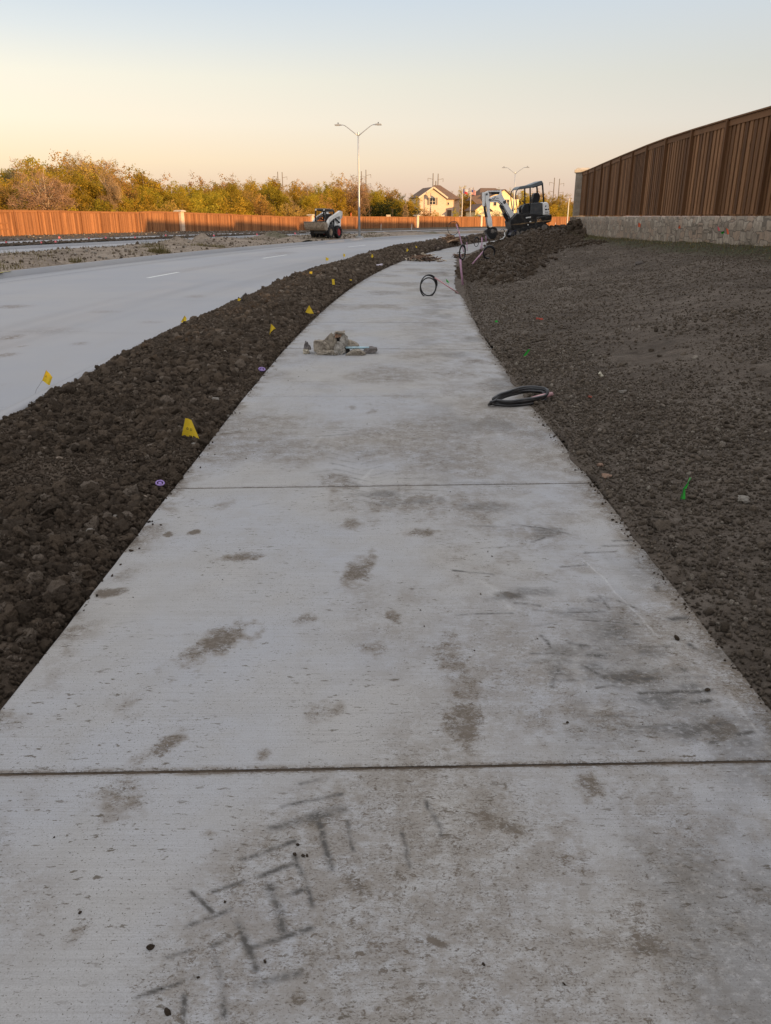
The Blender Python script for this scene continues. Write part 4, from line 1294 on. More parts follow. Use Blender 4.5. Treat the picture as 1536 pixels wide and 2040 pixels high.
# ------------------------------------------------------------------ transmission poles far off
POLEM = M_plain("weathered_pole", (.20, .175, .16), .8, .15, 3)
for pairs, d, lab in ((((553, 342, -1), (562, 343, 1)), 520, "pair of thin power poles over the trees left of the near street lamp"),
                      (((720, 341, -1), (729, 338, 1)), 500, "pair of thin power poles directly behind the near street lamp"),
                      (((863, 345, -1), (873, 346, 1)), 480, "pair of thin power poles over the brick house roof"),
                      (((1105, 354, -1), (1115, 356, 1)), 520, "pair of thin power poles left of the stone corner column")):
    for k, (px, py, sd) in enumerate(pairs):
        q = far(px, py, d)
        r = empty("power_pole", (q.x, q.y, -1.5), label=lab.replace("pair of thin power poles", ("left" if sd < 0 else "right") + "-armed thin power pole"), cat="power pole", group="power poles on the horizon")
        h = q.z + 1.5
        MB().tube([(0, 0, 0), (0, 0, h)], [.50, .24], 8).build("pole", POLEM, r)
        for j in range(3):
            m = MB(); m.beam((0, 0, h - 3.2 - j * 5.0), (sd * 3.0, 0, h - 2.6 - j * 5.0), .22, .22)
            a = m.build("cross_arm", POLEM, r)
            MB().cyl((sd * 2.9, 0, h - 2.7 - j * 5), (sd * 2.9, 0, h - 4.4 - j * 5), .12, 6).build("insulator", POLEM, a)

# ------------------------------------------------------------------ houses
ROOF = NT("asphalt_shingles")
_co = ROOF.coord(); _n = ROOF.noise(ROOF.coord((1, 1, 6)), 5, 4, .7)
ROOFM = ROOF.pbr(ROOF.mix(ROOF.rng(_n, .35, .7), (.13, .082, .060), (.22, .145, .105)), .9, ROOF.bump(_n, .4, .03), spec=.15)
GLASS = M_plain("dark_window_glass", (.03, .032, .035), .12, .1, 2, 0, 0, .6)
TRIM = M_plain("cream_trim", (.60, .49, .37), .7, .06, 3)
SHUT = M_plain("taupe_shutters", (.20, .165, .12), .7, .1, 4)
WALLC = M_plain("cream_stone_wall", (.80, .67, .40), .85, .16, 1.4, 0, .2, .2)
DOORM = M_plain("brown_door", (.14, .08, .05), .6, .15, 4)
def window(root, x, y, z, w, h, shutters=False, arch=False, cross=True):
    """on a wall facing -y at y"""
    m = MB(); t = .10
    m.box((x, y - .03, z + h / 2 - t / 2), (w, .1, t)); m.box((x, y - .03, z - h / 2 + t / 2), (w, .1, t))
    for s in (-1, 1): m.box((x + s * (w / 2 - t / 2), y - .03, z), (t, .1, h - 2 * t))
    if cross:
        m.box((x, y - .028, z), (.14, .08, h - 2 * t)); m.box((x, y - .026, z - .05), (w - 2 * t, .06, .07))
    if arch: m.prism([(x - w / 2, z + h / 2), (x - w / 4, z + h / 2 + .16), (x + w / 4, z + h / 2 + .16), (x + w / 2, z + h / 2)], y - .05, y + .02)
    f = m.build("window", TRIM, root)
    MB().box((x, y - .005, z), (w - .1, .02, h - .1)).build("pane", GLASS, f)
    if shutters:
        for s in (-1, 1): MB().box((x + s * (w / 2 + .26), y - .03, z), (.42, .07, h)).build("shutter", SHUT, root)
def slab(mb, pts, th=.14):
    n = Vector((pts[1] - pts[0]).cross(pts[2] - pts[0])).normalized()
    if n.z < 0: n = -n
    v = [p for p in pts] + [p + n * th for p in pts]
    k = len(pts)
    mb.add(v, [tuple(range(k)), tuple(range(2 * k - 1, k - 1, -1))] + [(i, i + k, (i + 1) % k + k, (i + 1) % k) for i in range(k)])
VV = lambda *a: Vector(a)
# house 1: gable toward us, lower wing to its right; 1 photo pixel = D/1530 m
def house_one():
    D = 190.0; k = D * .9335 / F; kz = D * .871 / F
    q = far(865, 432, D)
    zb = -.6
    r = empty("brick_house", (q.x, q.y, zb), (0, 0, math.radians(12)), label="tan brick gable house with shuttered window, nearer the left of the two", cat="house")
    X = lambda px: (px - 861) * k * 1.06
    Z = lambda py: EYE + (HOR - py) * kz - zb
    w0, w1 = X(832.5), X(883)
    ze = Z(393); zp = Z(374.5)
    dep = 9.0
    m = MB(); m.prism([(w0, 0), (w1, 0), (w1, ze), ((w0 + w1) / 2, zp), (w0, ze)], 0, dep); m.build("wall", BRICK_TAN, r)
    mid = (w0 + w1) / 2
    rf = MB()
    ov = .35
    slope = (zp - ze) / (mid - w0)
    for s, e in ((-1, w0), (1, w1)):
        ex = e + s * ov; ez = ze - ov * slope
        slab(rf, [VV(mid, -.35, zp + .03), VV(ex, -.35, ez + .03), VV(ex, dep, ez + .03), VV(mid, dep, zp + .03)], .16)
    # higher hip roof behind
    hx0, hx1 = X(848), X(918); hz0, hz1 = Z(396), Z(367.5)
    a, b = X(874), X(886)
    y0, y1 = 2.2, 11.5
    base = [VV(hx0, y0, hz0), VV(hx1, y0, hz0), VV(hx1, y1, hz0), VV(hx0, y1, hz0)]
    t0, t1 = VV(a, 6.5, hz1), VV(b, 6.5, hz1)
    rf.add(base + [t0, t1], [(0, 1, 5, 4), (1, 2, 5), (2, 3, 4, 5), (3, 0, 4), (3, 2, 1, 0)])
    ro = rf.build("roof", ROOFM, r)
    MB().tube([(X(877), 6.3, hz1 - .6), (X(877), 6.3, hz1 + .9)], .12, 8).build("vent_pipe", SHUT, ro)
    # wing
    m = MB(); m.box(((w1 + X(903)) / 2 , 1.6 + 4, Z(397) / 2), (X(903) - w1 - .01, 8, Z(397))); m.build("wing_wall", BRICK_TAN, r)
    m = MB(); m.box(((X(903) + X(918)) / 2 + .0, 3.4 + 4, Z(393.5) / 2), (X(918) - X(903) - .01, 8, Z(393.5))); m.build("side_wall", BRICK_TAN, r)
    slab_ = MB(); slab(slab_, [VV(w1 + .05, 1.2, Z(397.5)), VV(X(904), 1.2, Z(397.5)), VV(X(904), 4.2, Z(384)), VV(w1 - 2.2, 4.2, Z(384))], .14); slab_.build("wing_roof", ROOFM, r)
    m = MB()
    for s, e in ((-1, w0), (1, w1)):
        m.beam((mid, -.42, zp + .06), (e + s * ov, -.42, ze - ov * slope + .03), .10, .34)
    m.build("barge_board", TRIM, r)
    m = MB(); m.box((X(904) - .12, 1.54, Z(397) / 2), (.12, .1, Z(397))); m.build("downpipe", SHUT, r)
    m = MB(); m.box(((w0 + w1) / 2, -.06, .55), (w1 - w0, .1, 1.1)); m.build("stone_base", WALLC, r)
    window(r, X(857), -.02, Z(401), 1.45, 1.55, True, True)
    window(r, X(891.5), 1.58, Z(405.5), .55, .7, False, False, False)
    MB().box((X(894), 1.56, Z(428)), (.95, .1, 2.1)).build("door", DOORM, r)
    return r
house_one()
def house_two():
    D = 190.0; k = D * .9335 / F; kz = D * .871 / F
    q = far(1000, 432, D)
    zb = -.6
    r = empty("stone_house", (q.x, q.y, zb), (0, 0, math.radians(12)), label="cream stone house in bright sun partly hidden by the excavator arm", cat="house")
    X = lambda px: (px - 1000) * k
    Z = lambda py: EYE + (HOR - py) * kz - zb
    # tall gable block
    w0, w1 = X(973), X(1023)
    m = MB(); m.prism([(w0, 0), (w1, 0), (w1, Z(396)), ((X(1003)), Z(379)), (w0, Z(392))], 0, 8); m.build("wall", WALLC, r)
    m = MB(); m.box(((X(1023) + X(1037)) / 2 - .0, 5.0, Z(397) / 2), (X(1037) - X(1023) - .02, 8, Z(397))); m.build("side_wall", WALLC, r)
    rf = MB()
    slab(rf, [VV(X(1003), -.3, Z(379) + .03), VV(X(1025), -.3, Z(397.5)), VV(X(1025), 8, Z(397.5)), VV(X(1003), 8, Z(379) + .03)])
    slab(rf, [VV(X(1003), -.3, Z(379) + .03), VV(X(971), -.3, Z(393.5)), VV(X(971), 8, Z(393.5)), VV(X(1003), 8, Z(379) + .03)])
    y0, y1 = 3.0, 13.0
    hz = Z(398)
    base = [VV(X(958), y0, hz), VV(X(1043), y0, hz), VV(X(1043), y1, hz), VV(X(958), y1, hz)]
    rf.add(base + [VV(X(976), 8, Z(373)), VV(X(1008), 8, Z(373))], [(0, 1, 5, 4), (1, 2, 5), (2, 3, 4, 5), (3, 0, 4), (3, 2, 1, 0)])
    rf.build("roof", ROOFM, r)
    # front garage wing, gabled, to the left
    g0, g1, gm = X(933), X(963), X(947)
    m = MB(); m.prism([(g0, 0), (g1, 0), (g1, Z(419)), (gm, Z(408)), (g0, Z(419))], -4, 3); m.build("garage_wall", WALLC, r)
    rf = MB()
    slab(rf, [VV(gm, -4.3, Z(408) + .03), VV(g0 - .4, -4.3, Z(421)), VV(g0 - .4, 3, Z(421)), VV(gm, 3, Z(408) + .03)])
    slab(rf, [VV(gm, -4.3, Z(408) + .03), VV(g1 + .6, -4.3, Z(422)), VV(g1 + .6, 3, Z(422)), VV(gm, 3, Z(408) + .03)])
    # steep slate slope between wing and block
    slab(rf, [VV(X(939), 3.2, Z(393)), VV(X(962), 3.2, Z(389)), VV(X(964), .2, Z(421)), VV(X(955), .2, Z(416))])
    rf.build("wing_roof", ROOFM, r)
    window(r, X(1008), -.02, Z(404), 1.35, 1.5)
    window(r, X(984), -.02, Z(405), .8, 1.2, False, False, False)
    m = MB(); m.prism([(X(981), 0), (X(991), 0), (X(991), 1.9), (X(986), 2.35), (X(981), 1.9)], -.08, .0); m.build("door", DOORM, r)
house_two()
# grey building far right
q = far(1126, 432, 215)
k = 215 / F
r = empty("metal_shed", (q.x, q.y, -1.0), label="low blue-grey shed in the distance beside the thin lamp post", cat="shed")
MB().box((.6, 3, 1.55), (7.0, 6, 3.1)).build("wall", M_plain("blue_grey_siding", (.30, .33, .38), .7, .08, 2), r)
m = MB(); m.prism([(-3.3, 3.1), (4.5, 3.1), (4.1, 4.15), (-2.2, 4.15)], -.3, 6.3); m.build("roof", M_plain("slate_shed_roof", (.13, .125, .14), .8, .1, 2), r)
m = MB(); m.box((.6, -.06, .75), (6.0, .1, 1.5)); m.build("garage_door", M_plain("dark_grey_door", (.14, .15, .17), .6, .1, 2), r)
# unseen houses, added so their roofs throw the long evening shade across the roads
def shadow_house(x, y, w, d, he, hr, yaw, label, wallm):
    r = empty("shadow_house", (x, y, 1.3), (0, 0, yaw), label=label, cat="house", group="unseen shadow-casting houses behind the right-hand fence")
    MB().box((0, 0, he / 2), (w, d, he)).build("wall", wallm, r)
    m = MB(); o = .5
    b = [VV(-w / 2 - o, -d / 2 - o, he), VV(w / 2 + o, -d / 2 - o, he), VV(w / 2 + o, d / 2 + o, he), VV(-w / 2 - o, d / 2 + o, he)]
    m.add(b + [VV(-w * .46, 0, hr), VV(w * .46, 0, hr)], [(0, 1, 5, 4), (1, 2, 5), (2, 3, 4, 5), (3, 0, 4), (3, 2, 1, 0)])
    m.build("roof", ROOFM, r)
    for xx in (-w / 4, w / 4):
        for zz in (1.6, 4.0):
            if zz < he - .8: window(r, xx, -d / 2 - .02, zz, 1.5, 1.4)
    MB().box((0, -d / 2 - .04, 1.05), (1.0, .08, 2.1)).build("door", DOORM, r)
SHADOW_HOUSES = [(26, 2, 12, 12, 3.2, 5.6, .75), (34, 39, 17.5, 10, 3.1, 6.1, .75), (42, 54, 17.5, 10, 3.2, 6.2, .75), (50, 70, 17.5, 10, 3.2, 6.15, .75), (58, 86, 17.5, 10, 3.2, 6.3, .75), (66, 101, 15, 10, 3.2, 6.0, .75)]
for i, (x, y, w, d, he, hr, yaw) in enumerate(SHADOW_HOUSES):
    shadow_house(x, y, w, d, he, hr, yaw, "unseen single-storey brick house added for its shadow behind the tall brown fence, " + ("nearest the camera", "second of six", "third of six", "fourth of six", "fifth of six", "farthest of six")[i], BRICK_TAN)

# flag poles by the houses
FLAGR = M_plain("red_flag_cloth", (.50, .055, .06), .8, .1, 4)
def flag_pole(px, top, d, lab, us):
    q = far(px, top, d)
    r = empty("flag_pole", (q.x, q.y, -.6), label=lab, cat="flag pole")
    h = q.z + .6
    m = MB(); m.tube([(0, 0, 0), (0, 0, h)], [.12, .07], 8); m.build("pole", M_plain("white_pole", (.62, .55, .48), .5, .08, 4), r)
    MB().tube([(0, 0, h - .02), (0, 0, h + .06), (0, 0, h + .12)], [.02, .09, .02], 8).build("finial", GALV, r)
    W_, H_, nx, nz = 1.15, .95, 14, 13
    z0 = h - .35
    def pt(u, v, off=0):
        return (.08 + u * W_ * .85, .12 * math.sin(u * 6) * u + off, z0 - (1 - v) * 0 - (1 - v) * H_ - u * .28)
    def patch(u0, u1, v0, v1, mat, name, par, off):
        V = [pt(u0 + (u1 - u0) * i / 8, v0 + (v1 - v0) * j / 2, off) for i in range(9) for j in range(3)]
        V += [(a, b + .012, c) for a, b, c in V]
        top = grid_faces(9, 3)
        return np_mesh(name, np.array(V), [top, top[:, ::-1] + 27], mat, par)
    white = M_plain("white_flag_cloth", (.62, .58, .54), .8, .05, 4)
    blue = M_plain("blue_flag_cloth", (.05, .07, .20), .8, .05, 4)
    f = patch(0, 1, 0, 1, white if us else FLAGR, "flag", r, 0)
    if us:
        for s in range(0, 13, 2): patch(0, 1, s / 13, (s + 1) / 13, FLAGR, "stripe", f, -.02)
        patch(0, .42, .46, 1, blue, "canton", f, -.035)
    else:
        patch(.35, 1, .5, 1, white, "stripe", f, -.02); patch(0, .35, 0, 1, blue, "canton", f, -.02)
flag_pole(922, 372, 182, "flag pole with red flag between the two houses", False)
flag_pole(938.5, 374, 182, "flag pole with striped red and white flag left of the excavator arm", True)

# ------------------------------------------------------------------ trees
def crown_mesh(name, seed, n_lobe, n_clump, n_leaf, size, wid, hgt, base, leafm, shape='round', thin=False):
    """leaves for a crown of unit height 1 (scaled later): hgt crown height, base its lower end"""
    r = np.random.default_rng(seed)
    if shape == 'cone':
        t = r.uniform(0, 1, n_clump) ** .8
        rad = (1 - t) * wid * r.uniform(.55, 1.0, n_clump) + .02
        a = r.uniform(0, 2 * PI, n_clump)
        C = np.stack([rad * np.cos(a), rad * np.sin(a), base + t * hgt], -1)
    else:
        lc = r.normal(size=(n_lobe, 3)); lc /= np.linalg.norm(lc, axis=1)[:, None]
        lc *= r.uniform(.25, .72, n_lobe)[:, None]
        lr = r.uniform(.28, .52, n_lobe)
        w = r.integers(0, n_lobe, n_clump)
        d = r.normal(size=(n_clump, 3)); d /= np.linalg.norm(d, axis=1)[:, None]
        C = lc[w] + d * (lr[w] * r.uniform(.55, 1.05, n_clump))[:, None]
        zq = np.quantile(C[:, 2], [.02, .985]); C[:, 2] = -1 + 2 * (C[:, 2] - zq[0]) / (zq[1] - zq[0])
        C[:, :2] *= 1.12
        C = C * np.array([wid, wid, hgt / 2]) + np.array([0, 0, base + hgt / 2])
    ct = np.clip(r.normal(.42, .22, n_clump), 0, 1)
    n = n_clump * n_leaf
    cen = np.repeat(C, n_leaf, 0) + r.normal(size=(n, 3)) * size * 1.25
    tone = np.clip(np.repeat(ct, n_leaf) + r.normal(0, .14, n), 0, 1)
    u = r.normal(size=(n, 3)); u /= np.linalg.norm(u, axis=1)[:, None]
    v = np.cross(u, r.normal(size=(n, 3))); v /= np.linalg.norm(v, axis=1)[:, None]
    sz = size * r.uniform(.5, 1.25, n)
    if thin:
        u = u * (sz * 2.6)[:, None]; v = v * (sz * .13)[:, None]
    else:
        u = u * sz[:, None] * .72; v = v * sz[:, None] * .5
    V = np.stack([cen - u, cen - v * .9 + u * .1, cen + u, cen + v], 1).reshape(-1, 3)
    Fq = np.arange(4 * n).reshape(-1, 4)
    return np_mesh(name, V, [Fq], leafm, attrs={'tone': np.repeat(tone, 4)})
def trunk_mesh(seed, mat, h, r0, limbs, spread_, forks=2):
    rr = random.Random(seed)
    m = MB()
    bend = rr.uniform(-.03, .03)
    tp = [(0, 0, -.05), (bend * .3, 0, h * .25), (bend, bend, h * .5), (bend * .6, -bend, h * .75), (bend, 0, h)]
    m.tube(tp, [r0 * 1.3, r0, r0 * .8, r0 * .5, r0 * .2], 7)
    for i in range(limbs):
        z = h * rr.uniform(.28, .85); a = rr.uniform(0, 2 * PI); L = spread_ * rr.uniform(.5, 1.0) * (1.15 - z / h * .6)
        p0 = Vector((bend * .7, 0, z)); d = Vector((math.cos(a), math.sin(a), rr.uniform(.5, 1.3)))
        p1 = p0 + d * L * .5; p2 = p1 + (d + Vector((rr.uniform(-.4, .4), rr.uniform(-.4, .4), .5))) * L * .45
        m.tube([p0, p1, p2], [r0 * .42, r0 * .27, r0 * .08], 5)
        for j in range(forks):
            e = p1 + Vector((rr.uniform(-1, 1), rr.uniform(-1, 1), rr.uniform(.2, 1))) * L * .45
            m.tube([p0.lerp(p1, rr.uniform(.5, 1)), e], [r0 * .2, r0 * .05], 4)
    return m.build("trunk", mat, None, smooth=True)
PROTO = {}
def proto(kind, var):
    key = (kind, var)
    if key in PROTO: return PROTO[key]
    sd = hash(kind) % 1 + 1000 + {'olive': 0, 'yellow': 50, 'russet': 100, 'bare': 150, 'pine': 200, 'dark': 250, 'shrub': 300, 'spire': 350}[kind] + var * 7
    r = empty({'pine': 'pine_tree', 'dark': 'cedar_tree', 'shrub': 'bush', 'bare': 'bare_tree', 'spire': 'conifer'}.get(kind, 'autumn_tree'))
    if kind in ('olive', 'yellow', 'russet'):
        c = crown_mesh("crown", sd, 15, 420, 22, .020, .40, .84, .15, {'olive': L_OLIVE, 'yellow': L_YELLOW, 'russet': L_RUSSET}[kind])
        t = trunk_mesh(sd, BARK, .82, .022, 10, .3)
    elif kind == 'bare':
        c = crown_mesh("crown", sd, 13, 420, 13, .022, .40, .76, .23, L_TWIG, 'round', True)
        t = trunk_mesh(sd, BARKPALE, .92, .020, 18, .36, 4)
    elif kind == 'pine':
        c = crown_mesh("crown", sd, 8, 130, 18, .022, .26, .52, .47, L_OLIVE); t = trunk_mesh(sd, BARK, .95, .018, 9, .2)
    elif kind == 'dark':
        c = crown_mesh("crown", sd, 10, 260, 18, .026, .55, .95, .02, L_DARK); t = trunk_mesh(sd, BARK, .7, .03, 5, .2)
    elif kind == 'spire':
        c = crown_mesh("crown", sd, 8, 150, 14, .026, .30, .95, .03, L_TWIG, 'cone'); t = trunk_mesh(sd, BARK, .95, .02, 4, .12)
    else:
        c = crown_mesh("crown", sd, 9, 180, 16, .035, .62, 1.0, -.02, [L_OLIVE, L_YELLOW, L_RUSSET][var % 3]); t = trunk_mesh(sd, BARK, .6, .02, 6, .3)
    c.parent = r; t.parent = r
    PROTO[key] = r
    r['used'] = 0
    return r
LAB = {'olive': "olive green autumn tree in the wood beyond the long cedar fence", 'yellow': "yellow-leaved autumn tree in the wood beyond the long cedar fence",
       'russet': "rusty brown autumn tree in the wood beyond the long cedar fence", 'bare': "leafless twiggy tree in the wood beyond the long cedar fence",
       'pine': "pine with a small round crown rising above the wood", 'dark': "dark green cedar behind the cedar fence, right of the street lamp",
       'shrub': "bushy undergrowth clump at the foot of the wood behind the fence", 'spire': "small pale conifer left of the brick house"}
CATN = {'shrub': 'bush'}
def tree(kind, px, top, d, wscale=1.0, label=None, zb=-.5, var=None):
    q = far(px, top, d)
    h = q.z - zb
    pr = proto(kind, random.randrange(3) if var is None else var)
    o = pr if not pr['used'] else copy_tree(pr)
    pr['used'] = 1
    o.location = (q.x, q.y, zb)
    o.rotation_euler = (0, 0, random.uniform(0, 2 * PI))
    w = h * wscale * random.uniform(.9, 1.12)
    o.scale = (w, w, h)
    tag(o, label or LAB[kind], CATN.get(kind, 'tree'), None if label else {'shrub': 'undergrowth at the foot of the wood'}.get(kind, kind + ' trees of the wood'))
    return o
def skyline(px):
    xs = [-330, -200, -60, 0, 25, 60, 90, 125, 160, 185, 215, 228, 245, 275, 300, 350, 385, 420, 470, 520, 560, 590, 620, 650, 690, 730, 760, 800, 835, 880, 925, 960, 1040, 1060, 1090, 1120, 1150, 1240, 1400]
    ys = [345, 335, 330, 333, 345, 338, 334, 330, 330, 328, 342, 345, 358, 365, 362, 371, 366, 364, 366, 362, 362, 372, 373, 368, 366, 374, 380, 388, 388, 384, 380, 384, 380, 381, 388, 392, 394, 398, 400]
    return float(np.interp(px, xs, ys))
def fence_d(px):
    return float(np.interp(px, [-330, 0, 360, 620, 830, 957, 1100, 1400], [47, 64, 88, 121, 147, 167, 176, 183]))
# back row: the skyline
px = -330
while px < 1240:
    d = fence_d(px) + random.uniform(26, 44) + (30 if px > 760 else 0)
    kind = random.choices(['olive', 'russet', 'bare', 'yellow'], [4.5, 4, 1.3, 1.5])[0]
    tree(kind, px + random.uniform(-5, 5), skyline(px) + random.uniform(-3, 7), d, random.uniform(.85, 1.15))
    px += random.uniform(15, 24) * (1.5 if px < 0 else 1)
# middle rows
for row, (dd, drop_) in enumerate(((19, 14), (11, 30))):
    px = -300 + 9 * row
    while px < 1180:
        if 826 < px < 926 or 925 < px < 1045:
            px += 12; continue
        d = fence_d(px) + dd + random.uniform(-3, 4) + (18 if px > 700 else 0)
        top = min(skyline(px) + drop_ * (1.0 if px < 300 else .62) + random.uniform(-6, 8), 425)
        kind = random.choices(['olive', 'yellow', 'russet', 'bare'], [5, 2.8, 2.8, .8])[0]
        if not (690 < px < 808 and row == 1):
            tree(kind, px, top, d, random.uniform(.95, 1.35))
        px += random.uniform(19, 31) * (1.5 if px < 0 else 1)
# undergrowth just behind the fence
px = -280
while px < 1160:
    if not (690 < px < 1045):
        tree('shrub', px, random.uniform(399, 414) if px < 620 else random.uniform(408, 420), fence_d(px) + random.uniform(4, 8), random.uniform(.9, 1.4), zb=-.5)
    px += random.uniform(16, 30) * (1.4 if px < 0 else 1)
# trees one can tell apart
tree('bare', 80, 336, 72, 1.05, "pale bare tree with a forked trunk in front of the wood at far left", var=0)
tree('bare', 208, 345, 86, .7, "slim tree with a pale trunk and yellow top left of the lone pine", var=1)
tree('pine', 60, 318, 100, 1.0, "round-crowned tree sticking up above the wood at far left", var=0)
tree('pine', 281, 338, 110, .95, "lone pine with a round crown standing above the wood", var=1)
tree('bare', 186, 319, 104, 1.0, "bare twiggy treetop above the wood between the two round-crowned trees", var=2)
tree('bare', 703, 360, 150, 1.0, "bare crown above the wood just left of the near street lamp", var=0)
for px, top, lab in ((712, 399, "dark evergreen clump behind the near street lamp pole"), (736, 402, "dark evergreen clump just right of the near street lamp"),
                     (781, 399, "broad black-green evergreen bush left of the small pale conifer"), (760, 408, "lower dark evergreen bush between two taller ones"), (818, 414, "dark low bush at the left corner of the brick house")):
    tree('dark', px, top, 156 + (px % 7), 1.25, lab)
tree('spire', 808, 407, 153, 1.0, None)
for px, top, lab in ((852, 417, "small yellow-green garden tree before the brick house wall"), (867, 421, "round garden shrub before the brick house wall"), (912, 420, "rusty shrub beside the red-flag pole"),
                     (952, 421, "garden shrub in front of the cream house garage"), (990, 424, "dark shrub by the cream house door")):
    tree('shrub', px, top, 181, .9, lab, -.6)

# things glimpsed over the cedar fence
ORANGE = M_plain("orange_machine_paint", (.55, .12, .03), .5, .15, 5)
q = far(709, 432, 142)
r = empty("tractor", (q.x, q.y, -.45), (0, 0, .15), label="small orange tractor glimpsed over the fence beside the street lamp", cat="tractor")
m = MB(); m.box((.1, 0, 1.35), (1.5, .8, .6)); m.prism([(-1.1, 1.0), (-.6, 1.0), (-.6, 1.9), (-.95, 1.95)], -.4, .4); m.build("hood", ORANGE, r, bevel=.04)
m = MB(); m.tube([(-.85, -.5, 1.0), (-.85, -.5, 2.55), (-.85, .5, 2.55), (-.85, .5, 1.0)], .05, 8); m.build("roll_bar", ORANGE, r)
for x, rr in ((-.75, .72), (.75, .48)):
    for s in (-1, 1):
        w = MB(); w.cyl((x, s * .5, rr), (x, s * .82, rr), rr, 18); wo_ = w.build("wheel", RUBBER, r)
        MB().cyl((x, s * .80, rr), (x, s * .84, rr), rr * .55, 14).build("rim", ORANGE, wo_)
MB().box((-.75, 0, 1.75), (.5, .5, .5)).build("seat", RUBBER, r, bevel=.05)
q = far(774, 428.5, 148)
r = empty("storage_box", (q.x, q.y, -.45), label="cream box top peeking over the fence right of the tractor", cat="box")
MB().box((0, 0, (q.z + .45) / 2), (.75, .7, q.z + .45)).build("body", TRIM, r); MB().box((0, 0, q.z + .47), (.85, .8, .08)).build("lid", TRIM, r)
STAKE = M_plain("white_stake", (.60, .56, .50), .8, .1, 10)
for px, py, lab in ((759, 461, "white survey stake on the far verge right of the near lamp"), (820, 460, "white survey stake below the brick house corner"), (1106, 452, "pale stake on the verge below the sunlit fence")):
    q = far(px, py, 118 if px < 1000 else 150)
    r = empty("survey_stake", (q.x, q.y, zg(q.x, q.y)), (0, .03, 0), label=lab, cat="stake")
    MB().box((0, 0, .5), (.07, .03, 1.0)).build("stake", STAKE, r); MB().box((0, 0, .93), (.075, .04, .12)).build("paint_band", M_plain("pink_stake_band", (.6, .2, .2), .8), r)

# ------------------------------------------------------------------ ground height under any point
def terr(x, y):
    s, o = so(x, y)
    s_, o_ = np.array([s]), np.array([o])
    if o < -1.22 and o > -2.99: return float(zl(s_, o_)[0])
    if o >= 1.222 - float(spill(s_)[0]) and s < 58: return float(zr(s_, o_)[0])
    if -18.4 < o < -11.9: return float(zmed(s_, o_)[0])
    if -26.8 < o < -24.2: return float(zver(s_, o_)[0])
    if -2.99 >= o > -18.4: return -.12 + zg(x, y)
    return 0.0 + zg(x, y)
def ground_at(px, py):
    z = 0.0
    for _ in range(12):
        q = at(px, py, z)
        z = .5 * z + .5 * terr(q.x, q.y)
    q = at(px, py, z); q.z = terr(q.x, q.y)
    return q

WHITE = M_plain("white_machine_paint", (.82, .81, .79), .5, .06, 3, 0, .05, .4, (.34, .29, .24), .22)
WHITE_D = M_plain("dusty_white_paint", (.70, .68, .64), .6, .1, 4, 0, .05, .3, (.26, .21, .16), .7)
STEEL = M_plain("worn_steel", (.20, .18, .16), .5, .25, 8, .4, .3, .4, (.14, .11, .085), .6)
CHROME = M_plain("cylinder_rod", (.5, .5, .5), .2, .05, 3, .9)
SEATM = M_plain("black_seat_vinyl", (.014, .014, .016), .5, .2, 6)
GREYP = M_plain("dark_grey_paint", (.055, .058, .062), .5, .2, 5, 0, .1, .4, (.12, .10, .08), .5)
CANOPY = M_plain("canopy_grey", (.10, .115, .125), .45, .15, 3, 0, .1, .5)
ORMARK = M_plain("orange_white_decal", (.62, .36, .20), .5, .1, 5)
WDEC = M_plain("white_decal", (.66, .66, .64), .5, .05, 5)
BDEC = M_plain("black_decal", (.02, .02, .022), .5, .05, 5)
def text_part(body, size, loc, rot, material, parent, name="lettering", ext=.002):
    cu = bpy.data.curves.new(name, 'FONT')
    cu.body = body; cu.size = size; cu.extrude = ext
    tmp = bpy.data.objects.new(name, cu)
    COL.objects.link(tmp)
    bpy.context.view_layer.update()
    me = bpy.data.meshes.new_from_object(tmp.evaluated_get(bpy.context.evaluated_depsgraph_get()))
    bpy.data.objects.remove(tmp)
    o = link_mesh(name, me, material, parent)
    o.location = loc; o.rotation_euler = rot
    return o

# ------------------------------------------------------------------ mini excavator
DX = 41.5
kx = DX * .9335 / F
kz = DX * .871 / F
ex0 = far(1030, 463, DX)
exc = empty("mini_excavator", (ex0.x, ex0.y, ex0.z), (0, 0, math.radians(5)), label="white and black mini excavator with open canopy, nose down on the spoil heap", cat="excavator")
def e2(zx, zy):        # enlarged-crop coordinates -> local x, z
    px, py = 940 + zx / 8.533, 350 + zy / 8.533
    return ((px - 1030) * kx, (463 - py) * kz)
def ep(pts): return [e2(*p) for p in pts]
def e3(zx, zy, y):
    x, z = e2(zx, zy); return (x, y, z)
MB().prism(ep([(690, 650), (930, 640), (1130, 660), (1130, 740), (1000, 880), (800, 925), (690, 965), (610, 880), (590, 770)]), -.62, .62).build("body", M_BLACK, exc, bevel=.02)
MB().prism(ep([(1040, 700), (1285, 655), (1292, 700), (1288, 775), (1180, 815), (1000, 865)]), -.70, .70).build("counterweight", M_BLACK, exc, bevel=.04)
MB().prism(ep([(925, 470), (1075, 455), (1135, 470), (1142, 668), (925, 660)]), -.60, .60).build("engine_cover", GREYP, exc, bevel=.03)
rp = MB().prism(ep([(1122, 462), (1180, 446), (1222, 480), (1252, 652), (1142, 672)]), -.68, .68).build("rear_panel", WHITE, exc, bevel=.04)
text_part("E35", .115, e3(1168, 640, -.685), (PI / 2, 0, 0), BDEC, rp)
for q_, s_, a_ in ((e3(1182, 575, -.683), (.10, .006, .06), 0), (e3(1220, 570, -.683), (.07, .006, .05), 0), (e3(1172, 520, -.683), (.05, .006, .07), .5)): MB().box(q_, s_, (0, a_, 0)).build("decal", BDEC, rp)
